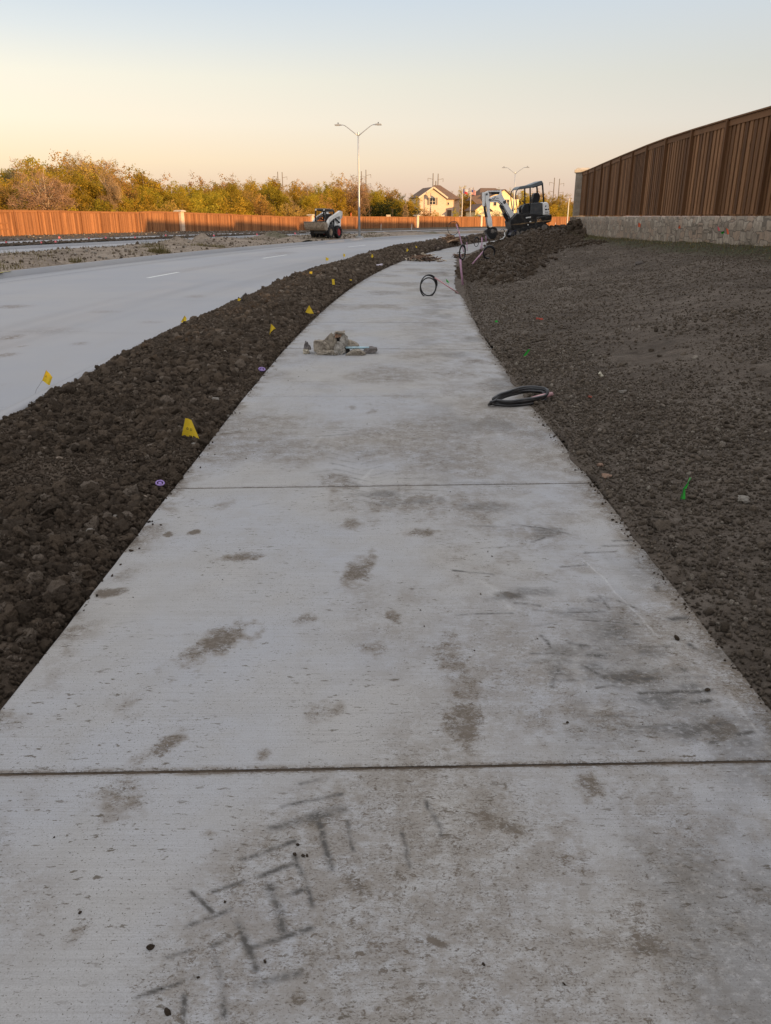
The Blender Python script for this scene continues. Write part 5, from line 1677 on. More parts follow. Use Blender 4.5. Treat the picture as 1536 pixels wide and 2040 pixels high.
# floor, console, levers
MB().prism(ep([(700, 640), (940, 610), (940, 660), (700, 690)]), -.55, .55).build("floor_plate", M_BLACK, exc)
MB().prism(ep([(800, 640), (790, 560), (830, 480), (905, 470), (925, 640)]), -.50, -.18).build("control_console", SEATM, exc, bevel=.03)
MB().prism(ep([(800, 640), (800, 540), (840, 500), (905, 490), (925, 640)]), .20, .50).build("control_console", SEATM, exc, bevel=.03)
for y in (-.33, .33):
    m = MB(); m.tube([e3(840, 490, y), e3(815, 440, y)], .018, 6); m.tube([e3(818, 448, y), e3(808, 424, y)], .034, 8); m.build("control_lever", SEATM, exc)
m = MB(); m.tube([e3(770, 640, -.1), e3(745, 560, -.1)], .015, 6); m.tube([e3(770, 640, .1), e3(748, 556, .1)], .015, 6); m.build("travel_lever", SEATM, exc)
# seat
st = MB().prism(ep([(945, 500), (1085, 470), (1090, 540), (950, 570)]), -.26, .26).build("seat", SEATM, exc, bevel=.05)
MB().prism(ep([(1005, 480), (985, 400), (1000, 320), (1030, 292), (1085, 295), (1110, 340), (1108, 400), (1085, 480)]), -.25, .25).build("seat_back", SEATM, exc, bevel=.05)
# canopy
cn = MB().prism(ep([(690, 250), (700, 215), (735, 192), (900, 165), (1075, 98), (1100, 104), (1112, 150), (1105, 172), (930, 215)]), -.56, .56).build("canopy_roof", CANOPY, exc, bevel=.03)
MB().prism(ep([(940, 222), (1098, 170), (1096, 160), (935, 206)]), -.57, -.555).build("roof_edge", M_BLACK, cn)
for y in (-.52, .52):
    m = MB(); m.tube([e3(705, 225, y), e3(672, 275, y), e3(664, 330, y), e3(676, 420, y), e3(700, 540, y), e3(722, 650, y)], .024, 8); m.build("canopy_post", GREYP, exc, smooth=True)
    m = MB(); m.beam(e3(900, 190, y), e3(922, 500, y), .05, .06, (1, 0, 0)); m.build("canopy_post", M_BLACK, exc)
    m = MB(); m.beam(e3(1102, 130, y), e3(1150, 460, y), .05, .07, (1, 0, 0)); m.build("canopy_post", M_BLACK, exc)
MB().tube([e3(724, 640, -.53), e3(712, 570, -.53)], .03, 8).build("grab_handle", WHITE, exc)
# labels on the body
for q_ in ([(852, 702), (938, 690), (938, 712), (852, 726)], [(916, 770), (944, 766), (944, 786), (916, 790)], [(886, 822), (904, 820), (904, 842), (886, 842)]): MB().prism(ep(q_), -.632, -.622).build("decal", WDEC, exc)
text_part("E35", .15, e3(1040, 778, -.712), (PI / 2, math.radians(-9), 0), ORMARK, exc)
# undercarriage
def trk(y):
    a, b = Vector(e3(700, 985, y)), Vector(e3(1170, 880, y))
    d = (b - a).normalized(); up = Vector((-d.z, 0, d.x)); R_ = .21
    prof = []
    for i in range(13):
        t = PI / 2 + PI * i / 12; prof.append(a + d * (math.cos(t) * R_) + up * (math.sin(t) * R_))
    for i in range(13):
        t = -PI / 2 + PI * i / 12; prof.append(b + d * (math.cos(t) * R_) + up * (math.sin(t) * R_))
    return a, b, [(p.x, p.z) for p in prof]
for y in (-.58, .58):
    a, b, pr = trk(y)
    tr = MB().prism(pr, y - .15, y + .15).build("track", RUBBER, exc, bevel=.015)
    m = MB()
    for i in range(6):
        p = a.lerp(b, i / 5); m.cyl((p.x, y - .17, p.z), (p.x, y + .17, p.z), .15 if i in (0, 5) else .09, 14)
    m.build("roller", STEEL, tr)
m = MB(); m.box(e3(930, 925, 0), (1.0, .7, .30), (0, math.radians(-13), 0)); m.build("undercarriage_frame", M_BLACK, exc)
m = MB(); m.prism(ep([(652, 925), (690, 915), (705, 950), (690, 1000), (640, 1010), (664, 965)]), -.75, .75); m.build("dozer_blade", M_plain("navy_blade_paint", (.018, .02, .045), .55, .2, 6, 0, .1, .4, (.1, .085, .07), .5), exc)
MB().cyl(e3(748, 950, -.70), e3(738, 915, -.70), .03, 8).build("blade_bracket", WHITE, exc)
# swing post, boom, arm
MB().prism(ep([(600, 730), (700, 700), (720, 840), (640, 880), (600, 820)]), -.16, .16).build("swing_post", M_BLACK, exc, bevel=.03)
boom = MB().prism(ep([(692, 640), (690, 742), (640, 730), (560, 640), (492, 520), (442, 482), (400, 452), (300, 452), (258, 432), (262, 378), (350, 338), (418, 328), (432, 262), (452, 250), (470, 330), (530, 428)]), -.11, .11).build("boom", WHITE, exc, bevel=.015)
MB().prism(ep([(690, 742), (640, 742), (555, 655), (470, 500), (442, 482), (492, 520), (560, 640), (640, 728)]), -.115, .115).build("boom_underside_shade", GREYP, boom)  # dark grey strip paints the shade along the lower side of the boom
m = MB(); m.cyl(e3(515, 452, -.125), e3(515, 452, .125), .075, 18); m.cyl(e3(468, 470, -.13), e3(468, 470, .13), .03, 10); m.cyl(e3(652, 760, -.13), e3(652, 760, .13), .045, 12); m.build("pivot_pin", GREYP, boom)
text_part("E35", .085, e3(368, 396, -.113), (PI / 2, math.radians(-4), 0), BDEC, boom)
m = MB(); m.tube([e3(275, 425, -.13), e3(300, 395, -.13), e3(345, 385, -.13), e3(350, 350, -.13)], .013, 6); m.tube([e3(290, 430, -.12), e3(330, 412, -.12), e3(420, 430, -.12), e3(500, 520, -.12), e3(620, 700, -.12)], .012, 6); m.build("hydraulic_hose", RUBBER, boom)
m = MB(); m.cyl(e3(600, 770, 0), e3(520, 640, 0), .085, 14); m.build("boom_cylinder", M_BLACK, exc); MB().cyl(e3(525, 650, 0), e3(440, 500, 0), .045, 12).build("cylinder_rod", STEEL, exc)
m = MB(); m.cyl(e3(440, 292, 0), e3(290, 300, 0), .075, 14); m.build("arm_cylinder", M_BLACK, exc); MB().cyl(e3(300, 300, 0), e3(190, 296, 0), .04, 12).build("cylinder_rod", STEEL, exc)
MB().box(e3(330, 268, 0), (.62, .16, .05)).build("cylinder_guard", WHITE, exc)
arm = MB().prism(ep([(182, 285), (215, 268), (245, 300), (262, 400), (275, 440), (272, 600), (300, 690), (318, 760), (332, 860), (288, 892), (248, 830), (228, 580), (196, 450)]), -.10, .10).build("arm", WHITE, exc, bevel=.015)
MB().prism(ep([(138, 292), (172, 285), (185, 420), (180, 520), (150, 520)]), -.085, .085).build("cylinder_guard", WHITE, arm, bevel=.01)
MB().cyl(e3(172, 470, 0), e3(218, 700, 0), .06, 12).build("bucket_cylinder", M_BLACK, arm); MB().cyl(e3(215, 690, 0), e3(243, 860, 0), .035, 10).build("cylinder_rod", CHROME, arm)
m = MB(); m.cyl(e3(205, 320, -.12), e3(205, 320, .12), .05, 12); m.cyl(e3(262, 412, -.13), e3(262, 412, .13), .05, 12); m.build("pivot_pin", GREYP, arm)
m = MB(); m.prism(ep([(243, 850), (262, 905), (300, 925), (310, 895), (270, 870)]), -.14, -.10); m.prism(ep([(243, 850), (262, 905), (300, 925), (310, 895), (270, 870)]), .10, .14); m.build("bucket_link", M_BLACK, exc)
# bucket: side plates with a curved back and teeth
bp = ep([(285, 880), (350, 868), (395, 905), (405, 985), (375, 1058), (300, 1075), (235, 1000), (214, 935), (262, 915)])
bk = MB()
bk.prism(bp, -.30, -.27); bk.prism(bp, .27, .30)
sh = ep([(285, 880), (350, 868), (395, 905), (405, 985), (375, 1058), (300, 1075), (235, 1000)])
for (a, b) in zip(sh[:-1], sh[1:]):
    bk.beam((a[0], 0, a[1]), (b[0], 0, b[1]), .54, .03, (0, 0, 1) if abs(b[0] - a[0]) > abs(b[1] - a[1]) else (1, 0, 0))
bo = bk.build("bucket", M_BLACK, exc)
for y in (-.24, -.08, .08, .24):
    m = MB(); a = e2(235, 1000); b = e2(212, 935); m.prism([(a[0], a[1]), (b[0] - .06, b[1]), (a[0] - .05, a[1] + .05)], y - .03, y + .03); m.build("bucket_tooth", STEEL, bo)
m = MB(); m.cyl(e3(322, 940, -.31), e3(322, 940, -.302), .10, 16); m.cyl(e3(372, 940, -.31), e3(372, 940, -.302), .04, 12); m.build("bucket_pin", CHROME, bo)

# ------------------------------------------------------------------ skid loader
sq = far(650, 474.5, 57.5)
skid = empty("skid_loader", (sq.x, sq.y, terr(sq.x, sq.y) - .03), (0, 0, math.radians(-29)), label="white and black wheeled skid loader with raised muddy bucket parked on the median", cat="loader")
skid.scale = (.94, .94, .96)
MUDDY = M_plain("mud_caked_steel", (.30, .24, .18), .9, .25, 7, 0, .6, .15, (.14, .105, .075), .7)
MB().box((0, .1, .62), (.98, 2.1, .62)).build("chassis", GREYP, skid, bevel=.03)
m = MB(); m.prism([(.42, .75), (1.30, .75), (1.34, 1.35), (1.15, 1.52), (.42, 1.55)], -.50, .50, lambda y, x, z: (x, y, z)); m.build("engine_cover", WHITE, skid, bevel=.03)
red = M_plain("red_wheel_paint", (.42, .045, .05), .6, .2, 6, 0, .1, .3, (.2, .13, .1), .45)
for y in (-.52, .56):
    for s in (-1, 1):
        w = MB()
        prof = [(.50, .26), (.49, .36), (.53, .405), (.60, .42), (.72, .42), (.79, .405), (.83, .36), (.82, .26)]
        n = 26
        vs = [(s * x, y + r_ * math.cos(2 * PI * k / n), .41 + r_ * math.sin(2 * PI * k / n)) for x, r_ in prof for k in range(n)]
        w.add(vs, [(i * n + k, i * n + (k + 1) % n, (i + 1) * n + (k + 1) % n, (i + 1) * n + k) for i in range(len(prof) - 1) for k in range(n)])
        for k in range(n):
            a = 2 * PI * k / n
            w.box((s * (.60 if k % 2 else .73), y + .425 * math.cos(a), .41 + .425 * math.sin(a)), (.20, .03, .05), (-a + PI / 2 if False else a, 0, 0))
        t_ = w.build("wheel", RUBBER, skid)
        m = MB(); m.cyl((s * .60, y, .41), (s * .76, y, .41), .27, 20); m.cyl((s * .74, y, .41), (s * .80, y, .41), .11, 12); m.build("rim", red if y > 0 else MUDDY, t_)
# cab: open frame, mesh sides, seat
cab = MB()
for s in (-1, 1):
    for q in ([(-.72, .85), (-.66, 1.95)], [(.40, .95), (.46, 1.78)]):
        (ya, za), (yb, zb_) = q
        cab.beam((s * .45, ya, za), (s * .45, yb, zb_), .07, .08, (0, 1, 0))
    cab.beam((s * .45, -.66, 1.93), (s * .45, .48, 1.80), .07, .08)
    cab.beam((s * .45, -.70, 1.12), (s * .45, .42, 1.12), .05, .06)
    for k in range(5):
        yy = -.48 + k * .2
        cab.beam((s * .45, yy, 1.14), (s * .45, yy, 1.86), .02, .025, (0, 1, 0))
cab.beam((-.45, -.66, 1.95), (.45, -.66, 1.95), .08, .08)
cb = cab.build("cab_frame", M_BLACK, skid)
m = MB(); m.prism([(-.74, 1.93), (-.70, 2.01), (.30, 1.97), (.50, 1.84), (.48, 1.78)], -.48, .48, lambda y, x, z: (x, y, z)); m.build("cab_roof", GREYP, cb, bevel=.02)
m = MB()
for s in (-1, 1): m.cyl((s * .36, -.74, 1.90), (s * .36, -.80, 1.90), .055, 12)
m.build("work_light", LAMPGLASS, cb)
MB().box((0, .20, 1.0), (.52, .5, .14), (0, 0, 0)).build("seat", SEATM, skid, bevel=.04)
MB().box((0, .40, 1.34), (.50, .12, .60), (-.12, 0, 0)).build("seat_back", SEATM, skid, bevel=.04)
m = MB(); m.tube([(-.40, -.1, 1.45), (-.36, -.36, 1.22), (0, -.40, 1.2), (.36, -.36, 1.22), (.40, -.1, 1.45)], .022, 8); m.build("lap_bar", ORANGE, skid)
m = MB(); m.tube([(-.3, -.45, .95), (-.3, -.48, 1.25)], .02, 6); m.tube([(.3, -.45, .95), (.3, -.48, 1.25)], .02, 6); m.build("control_lever", SEATM, skid)
MB().box((-.30, .25, 1.60), (.10, .03, .55)).build("rear_window_post", GREYP, cb)
fx_ = lambda y, x, z: (x, y, z)
for s in (-1, 1):
    x0, x1 = s * .53, s * .72
    if x0 > x1: x0, x1 = x1, x0
    am_ = MB()
    am_.prism([(1.22, 1.80), (.92, 1.86), (.35, 1.66), (-.35, 1.44), (-.72, 1.18), (-.98, .66), (-1.12, .62), (-1.20, .72), (-1.12, 1.02), (-.80, 1.02)][:6] + [(-1.12, .60), (-1.20, .74), (-.98, 1.14)][:0] + [(-.80, .66), (-.55, 1.06), (-.25, 1.22), (.40, 1.42), (.80, 1.48), (.92, 1.30), (1.18, 1.34)], x0, x1, fx_)
    a_ = am_.build("lift_arm", WHITE_D, skid, bevel=.015)
    m = MB(); m.prism([(.80, .72), (1.20, .72), (1.24, 1.66), (.98, 1.72)], s * .50 - .06, s * .50 + .06, fx_); m.build("rear_upright", WHITE, skid, bevel=.015)
    m = MB(); m.cyl((s * .62, .90, 1.05), (s * .62, .25, 1.35), .06, 12); m.build("lift_cylinder", M_BLACK, skid)
    m = MB(); m.prism([(-.82, .68), (-1.06, .70), (-1.12, .46), (-.98, .40)], x0 + .02, x1 - .02, fx_); m.build("arm_tip", GREYP, a_)
# bucket, curled back
bp = [(-1.08, .56), (-1.10, .98), (-1.18, 1.06), (-1.62, 1.12), (-1.64, 1.08), (-1.56, .74), (-1.46, .60), (-1.30, .54)]
b_ = MB(); b_.prism(bp, -.87, -.84, fx_); b_.prism(bp, .84, .87, fx_)
for (a, b) in zip([(-1.62, 1.10), (-1.56, .74), (-1.46, .60), (-1.30, .54), (-1.08, .56), (-1.10, .98)][:-1], [(-1.56, .74), (-1.46, .60), (-1.30, .54), (-1.08, .56), (-1.10, .98)]):
    b_.beam((0, a[0], a[1]), (0, b[0], b[1]), 1.70, .03, (0, 1, 0) if abs(a[1] - b[1]) > abs(a[0] - b[0]) else (0, 0, 1))
bo = b_.build("bucket", MUDDY, skid)
m = MB(); m.beam((-.86, -1.625, 1.10), (.86, -1.625, 1.10), .05, .05); m.build("cutting_edge", STEEL, bo)
V, Fo, tn = scatter(BIG, F2, np.stack([rng.uniform(-.75, .75, 40), rng.uniform(-1.5, -1.2, 40), rng.uniform(.98, 1.04, 40)], -1), rng.uniform(.05, .12, 40))
np_mesh("dirt_load", V, [Fo], CLOD_M, bo, True, {'tone': tn})

# ------------------------------------------------------------------ marker flags
FY = M_plain("yellow_flag_vinyl", (.66, .45, .022), .55, .08, 30, 0, .1, .3)
FG = M_plain("green_flag_vinyl", (.015, .30, .022), .5, .15, 30, 0, .1, .3)
FO = M_plain("orange_flag_vinyl", (.72, .14, .06), .55, .1, 30)
FP = M_plain("pink_flag_vinyl", (.72, .15, .17), .55, .1, 30)
WIRE = M_plain("flag_wire", (.16, .15, .14), .5, .1, 20, .5)
def px_at(px, py, d): return far(px, py, d)
def marker(base, corners, mat, label, group, cat="flag", mark=None, fold=.012, depth=None, tip=None):
    """base (px,py) on the ground; corners: photo pixels of the cloth, first and last on the wire"""
    b = ground_at(*base)
    d = b.y
    r = empty("marker_flag", b, label=label, cat=cat, group=group)
    C = [far(cx, cy, d) - b for cx, cy in corners]
    n = len(C)
    for i, c in enumerate(C):
        c.y += fold * math.sin(i * 2.1) + (.0 if i in (0, n - 1) else fold * 1.5)
    # cloth: fan of strips so it can curl
    V, Fc = [], []
    N = 7
    top0, bot0 = C[0], C[-1]
    mids = C[1:-1]
    if n == 3: top1, bot1 = mids[0], mids[0]
    else: top1, bot1 = mids[0], mids[-1]
    for i in range(N):
        u = i / (N - 1)
        a, c2 = top0.lerp(top1, u), bot0.lerp(bot1, u)
        for j in range(3):
            p = a.lerp(c2, j / 2)
            p = p + Vector((0, fold * math.sin(u * 5.2 + j * .6), 0)) * u
            V.append(p)
    k = len(V)
    V2_ = V + [p + Vector((0, .0012, 0)) for p in V]
    f = grid_faces(N, 3)
    m_ = np_mesh("flag_cloth", np.array([p[:] for p in V2_]), [f, f[:, ::-1] + k], mat, r, True)
    w = MB()
    w.tube([Vector((0, 0, -.05)), bot0 * .5 + Vector((.0, .003, -.0)), bot0 + Vector((0, .003, 0)), top0 + Vector((0, .003, .004))], max(.0014, d * .00011), 5)
    w.build("wire", WIRE, r)
    return r, C, m_
YG = "yellow marker flags along the strip"
r1, C1, cl = marker((362, 874), [(369, 833), (380, 838), (399, 881), (362, 868)], FY, "largest yellow marker flag with a drop logo, in the near clods beside the path", YG)
# the printed drop and letters on the nearest flag
def drop_mark(par, c, s, mat, slant=0.0):
    m = MB()
    pts = []
    for i in range(25):
        a = 2 * PI * i / 24
        rr = 1.0
        x, z = math.sin(a) * .8, -math.cos(a) * .8
        if z > 0: x *= (1 - z * .9); z *= 1.6
        pts.append(Vector((c[0] + x * s, c[1], c[2] + z * s)))
    m.tube(pts[:-1], s * .16, 5, closed=True)
    m.tube([Vector((c[0] + .12 * s, c[1], c[2] - .55 * s)), Vector((c[0] - .02 * s, c[1], c[2] + .1 * s))], s * .13, 5)
    m.build("drop_mark", mat, par)
d1 = ground_at(362, 874)
c = far(374.2, 853.0, d1.y) - d1
drop_mark(cl, (c.x, c.y - .012, c.z), .0085, BDEC)
c = far(378.6, 855.5, d1.y) - d1
text_part("Si", .024, (c.x, c.y - .012, c.z - .004), (PI / 2, math.radians(18), 0), BDEC, cl, ext=.0006)
r2, C2, cl = marker((61, 794), [(92, 738), (103, 752), (98, 768), (84, 758)], FY, "yellow marker flag leaning right on a long wire at the road kerb, far left", YG)
d2 = ground_at(61, 794)
c = far(91, 748, d2.y) - d2
text_part("Si", .026, (c.x, c.y - .02, c.z - .002), (PI / 2, math.radians(62), 0), BDEC, cl, ext=.0006)
r3, C3, cl = marker((366, 649), [(368, 629), (371, 634), (371, 645), (360, 642)], FY, "yellow marker flag standing against the road at the kerb, second from the left", YG)
d3 = ground_at(366, 649)
c = far(366, 638, d3.y) - d3
text_part("S", .030, (c.x - .01, c.y - .02, c.z - .004), (PI / 2, 0, 0), BDEC, cl, ext=.0006)
marker((541, 672), [(540, 645), (549, 655), (541, 659), (537, 667)], FY, "folded yellow marker flag in the middle of the clods left of the rubble pile", YG)
marker((609, 628), [(616, 608), (625, 625), (618, 625), (608, 622)], FY, "triangular yellow marker flag beside pale stones at the path's edge", YG)
marker((664, 572), [(661, 556), (666, 556), (667, 567), (662, 567)], FY, "narrow upright yellow flag in the clods left of the hose coil", YG)
marker((699, 566), [(697, 556), (701, 557), (700, 563), (697, 562)], FY, "tiny yellow flag at the path's edge right of the narrow upright one", YG)
marker((478, 602), [(474, 594), (480, 596), (478, 600), (473, 599)], FY, "yellow flag half buried at the kerb beside the bent black pipe", YG)
marker((620, 549), [(617, 541), (622, 541), (622, 547), (616, 544)], FY, "yellow flag peeping over the kerb side of the clods left of the narrow upright one", YG)
marker((652, 528), [(649, 512), (655, 515), (654, 519), (649, 519)], FY, "yellow flag seen against the road surface left of the distant strip", YG)
marker((686, 521), [(684, 505), (688, 507), (687, 512), (684, 511)], FY, "faint yellow flag at the road kerb between two nearer ones", YG)
marker((741, 518), [(741, 505), (744, 510), (742, 515), (739, 512)], FY, "yellow diamond flag on top of the clods right of the road flags", YG)
marker((811, 505), [(811, 494), (814, 498), (812, 501), (809, 501)], FY, "small yellow flag left of the twig heap on the path", YG)
marker((829, 499), [(828, 489), (831, 492), (831, 494), (828, 493)], FY, "farthest small yellow flag, above the twig heap", YG)
GG = "green marker flags on the slope"
marker((1358, 999), [(1378, 953), (1378, 956), (1369, 973), (1361, 973)], FG, "large bent green flag on the near gravel slope", GG, fold=.02)
marker((1359, 998), [(1361, 973), (1368, 975), (1367, 994), (1355, 995)], FG, "green flag's lower folded half on the near gravel slope", GG, fold=.015)
marker((1043, 712), [(1052, 696), (1057, 697), (1047, 711), (1042, 709)], FG, "rolled green flag lying on the slope right of the path joint", GG)
marker((991, 646), [(986, 639), (991, 638), (992, 642), (986, 642)], FG, "little green flag scrap on the slope left of the red scrap", GG)
marker((897, 571), [(888, 555), (892, 559), (896, 564), (890, 562)], FG, "green flag at the path's edge beside the standing hose coil", GG)
RG = "pink marker flags along the far verge"
for i, (px, py) in enumerate(((11, 487), (81, 487), (109, 488), (117, 478), (176, 479), (209, 478), (268, 478), (329, 473), (402, 471), (425, 473), (511, 470), (527, 470), (587, 470))):
    big = 1.3 if i in (2, 5) else 1.0
    h = random.uniform(4, 6.5) * big
    marker((px, py), [(px - .5, py - h - 1), (px + 2.6 * big, py - h + .5), (px + 2.2 * big, py - h + 3.2), (px - .8, py - h + 2.5)], FP, "small pink marker flag on a wire along the far road's dirt verge", RG, fold=.03)
WG = "marker flags at the foot of the stone wall"
marker((1272, 482), [(1272, 443), (1277, 446), (1276, 453), (1271, 452)], FO, "orange flag before the stone wall, leftmost of its row", WG, fold=.02)
marker((1352, 491), [(1355, 447), (1357, 455), (1353, 456), (1351, 453)], FO, "red-orange flag before the stone wall, second from the left", WG, fold=.02)
marker((1432, 495), [(1429, 450), (1434, 454), (1435, 459), (1431, 460)], FP, "pink flag before the stone wall beside a green and an orange one", WG, fold=.02)
marker((1441, 496), [(1443, 460), (1444, 464), (1438, 467), (1436, 463)], FG, "green flag before the stone wall between a pink and an orange one", WG, fold=.02)
marker((1454, 495), [(1446, 454), (1452, 457), (1453, 466), (1449, 467)], FO, "big orange flag before the stone wall, rightmost of its row", WG, fold=.02)

# ------------------------------------------------------------------ hose coils on pink risers
HOSE = M_plain("black_poly_hose", (.014, .014, .016), .38, .2, 14, 0, .05, .5, (.10, .085, .07), .3)
PINK = M_plain("pale_purple_pipe", (.52, .30, .42), .5, .1, 10, 0, .05, .3, (.40, .30, .26), .35)
PINKD = M_plain("dusty_pink_pipe", (.48, .27, .28), .6, .12, 10, 0, .05, .3, (.3, .22, .18), .45)
def ring_pts(c, u, v, ru, rv, turns, wob, n=36, a0=0.0):
    pts = []
    N = int(n * turns)
    w = u.cross(v).normalized()
    for i in range(N + 1):
        a = a0 + 2 * PI * i / n
        k = 1 + wob * math.sin(a * .53 + 1.1) + wob * .5 * math.sin(a * 1.31)
        pts.append(c + u * (ru * k * math.cos(a)) + v * (rv * k * math.sin(a)) + w * (wob * ru * math.sin(a * .37)))
    return pts
def coil(label, base, ring_px, turns, rtube, pipe_px=None, dpipe=None, pmat=None, rpipe=.02, flat=False, tail=None, wob=.06, turn=.0, dd=0.0):
    """base: pixel on the ground that fixes the distance; ring_px (cx,cy,rx,ry) in the photo; pipe_px list of pixels"""
    b = ground_at(*base)
    d = b.y + dd
    r = empty("hose_coil", b, label=label, cat="hose coil", group="black hose coils on pink pipes")
    cx, cy, rx, ry = ring_px
    c = far(cx, cy, d) - b
    k = d / F * (1 + .0)
    m = MB()
    if flat:
        c = Vector((c.x, 0, .0))
    u, v = Vector((math.cos(turn), math.sin(turn), 0)), Vector((0, -.16, .987))
    if not flat:
        m.tube(ring_pts(c, u, v, rx * k, ry * k, turns, wob), rtube, 7)
    m.build("hose", HOSE, r, smooth=True)
    if pipe_px:
        pts = [far(px, py, d + (e if e else 0)) - b for px, py, e in pipe_px]
        MB().tube(pts, rpipe, 8).build("pipe", pmat or PINK, r, smooth=True)
    return r
# nearest coil, lying flat over the path's edge
b = ground_at(1035, 806)
r = empty("hose_coil", b, label="nearest black hose coil, lying flat across the right edge of the path", cat="hose coil", group="black hose coils on pink pipes")
k = b.y / F
m = MB()
def fl(px, py, z):
    q = at(px, py, b.z + z) - b
    return Vector((q.x, q.y, z))
loop = [(985, 806, .018), (1010, 808, .016), (1040, 806, .016), (1066, 802, .018), (1084, 796, .022), (1089, 789, .045), (1084, 783, .06), (1070, 780, .065), (1052, 780, .06), (1032, 783, .055), (1010, 789, .05), (994, 796, .04), (984, 802, .03)]
def smooth_loop(pts, n=6):
    out = []
    N = len(pts)
    for i in range(N):
        p0, p1, p2, p3 = pts[i - 1], pts[i], pts[(i + 1) % N], pts[(i + 2) % N]
        for j in range(n):
            t = j / n
            out.append(.5 * ((2 * p1) + (-p0 + p2) * t + (2 * p0 - 5 * p1 + 4 * p2 - p3) * t * t + (-p0 + 3 * p1 - 3 * p2 + p3) * t ** 3))
    return out
base_l = [fl(*p) for p in loop]
for dz, sc, sh_ in ((0, 1.0, 0), (.026, .985, .003), (.012, .94, -.006), (.038, 1.012, .004)):
    cc = sum(base_l, Vector()) / len(base_l)
    pts = [cc + (p - cc) * sc + Vector((sh_ + random.uniform(-.004, .004), random.uniform(-.008, .008), dz + random.uniform(-.003, .003))) for p in base_l]
    m.tube(smooth_loop(pts), .0125, 8, closed=True)
m.tube([fl(996, 798, .055), fl(1008, 801, .045), fl(1030, 799, .04), fl(1062, 794, .045)], .013, 8)
m.tube([fl(982, 804, .02), fl(974, 806, .015), fl(978, 801, .05), fl(990, 797, .055)], .012, 8)
m.build("hose", HOSE, r, smooth=True)
m = MB(); m.tube([fl(1060, 795, .05), fl(1078, 790, .055), fl(1099, 785, .05)], .019, 10); m.build("pipe", PINKD, r, smooth=True)
coil("black hose coil standing upright on the path beside a thin slanting pink pipe", (853, 590), (853, 570, 16.5, 18.5), 2.3, .0125, [(866, 553, -.02), (890, 569, .0), (913, 584, .0)], pmat=PINKD, rpipe=.013, wob=.12, turn=.35)
b_ = ground_at(921, 568)
coil("black hose looped over a purple pipe leaning at the trench edge", (921, 568), (921, 503, 7.5, 13), 2.2, .016, [(916.5, 506, 0), (918, 530, 0), (922, 568, 0)], pmat=PINK, rpipe=.022, wob=.06, turn=.7)
coil("large thin hose ring held high on a pink pipe against the far road", (924, 502), (903, 455, 11, 12), 1.0, .012, [(909, 446, 0), (914, 462, 0), (919, 482, 0), (924, 503, 0)], pmat=PINK, rpipe=.022, wob=.03, turn=.2)
coil("little dark hose arch on a thin stake above the purple pipe", (931, 502), (928, 478, 4, 5.5), 1.3, .016, [(930, 482, 0), (931, 500, 0)], pmat=PINK, rpipe=.014)
coil("grey-black hose loop hanging low at the edge of the trench", (950, 497), (949, 482, 5, 8.5), 1.6, .016, [(957, 489, 0), (957, 499, 0)], pmat=PINK, rpipe=.02, turn=.4)
coil("small hose ring on a pale pipe directly under the excavator bucket", (968, 486), (965.5, 468, 3.6, 5), 1.2, .014, [(968, 469, 0), (968.5, 484, 0)], pmat=PINK, rpipe=.016)
coil("small hose ring on a curved white pipe right of the excavator bucket", (1003, 478), (1001, 462, 4, 4.5), 1.2, .014, [(1005, 463, 0), (1006, 470, 0), (1001, 476, 0), (992, 478, 0)], pmat=WDEC, rpipe=.035)
coil("wide black hose coil against the spoil with a long slanting pink pipe", (945, 530), (974, 503, 11.5, 11), 2.4, .018, [(970, 493, 0), (955, 510, 0), (941, 526, 0)], pmat=PINK, rpipe=.020, turn=.3, wob=.08, dd=-.3)
q = ground_at(960, 500)
r = empty("riser_pipe", q, label="upright pale pink pipe standing alone left of the excavator bucket", cat="pipe")
MB().tube([far(960, 473, q.y) - q, far(960, 501, q.y) - q], .022, 8).build("pipe", PINK, r, smooth=True)

# ------------------------------------------------------------------ rubble on the path
RUB = [M_plain("broken_concrete_%s" % n, c, .92, .30, 22, 0, 1.0, .15, (.10, .08, .06), .75) for n, c in (("tan", (.29, .25, .20)), ("grey", (.35, .325, .29)), ("slate", (.16, .145, .14)), ("clay", (.36, .22, .145)), ("cream", (.46, .41, .32)))]
RD = at(680, 703, 0).y
def zr_px(zx, zy): return 590 + zx / 8.533, 640 + zy / 8.533
def stone(outline, dy, th, mat, label, seed, floor=True):
    """a broken slab: outline in the enlarged crop, given thickness and rough faces"""
    pts = [far(*zr_px(*p), RD + dy) for p in outline]
    zmin = min(p.z for p in pts)
    cx = sum(p.x for p in pts) / len(pts)
    rr = random.Random(seed)
    import bmesh
    root = Vector((cx, RD + dy, max(0, zmin)))
    bm = bmesh.new()
    n = len(pts)
    f0 = [bm.verts.new((p.x - root.x, -th / 2 + rr.uniform(-.15, .15) * th, p.z - root.z)) for p in pts]
    ins = .86
    f1 = [bm.verts.new(((p.x - cx) * ins, th / 2 + rr.uniform(-.2, .2) * th, (p.z - root.z) * ins)) for p in pts]
    bm.faces.new(f0); bm.faces.new(f1[::-1])
    for i in range(n):
        bm.faces.new((f0[i], f1[i], f1[(i + 1) % n], f0[(i + 1) % n]))
    bmesh.ops.triangulate(bm, faces=bm.faces)
    bmesh.ops.subdivide_edges(bm, edges=bm.edges, cuts=3, use_grid_fill=True)
    bmesh.ops.recalc_face_normals(bm, faces=bm.faces)
    bm.normal_update()
    for v in bm.verts:
        a = float(fbm(np.array([v.co.x * 38 + seed]), np.array([v.co.z * 38 + v.co.y * 31]), 600 + seed, 4)[0])
        v.co += v.normal * a * .022
    me = bpy.data.meshes.new("rubble_stone"); bm.to_mesh(me); bm.free()
    o = link_mesh("rubble_stone", me, mat)
    o.location = root
    return tag(o, label, "stone", "broken stones of the rubble pile")
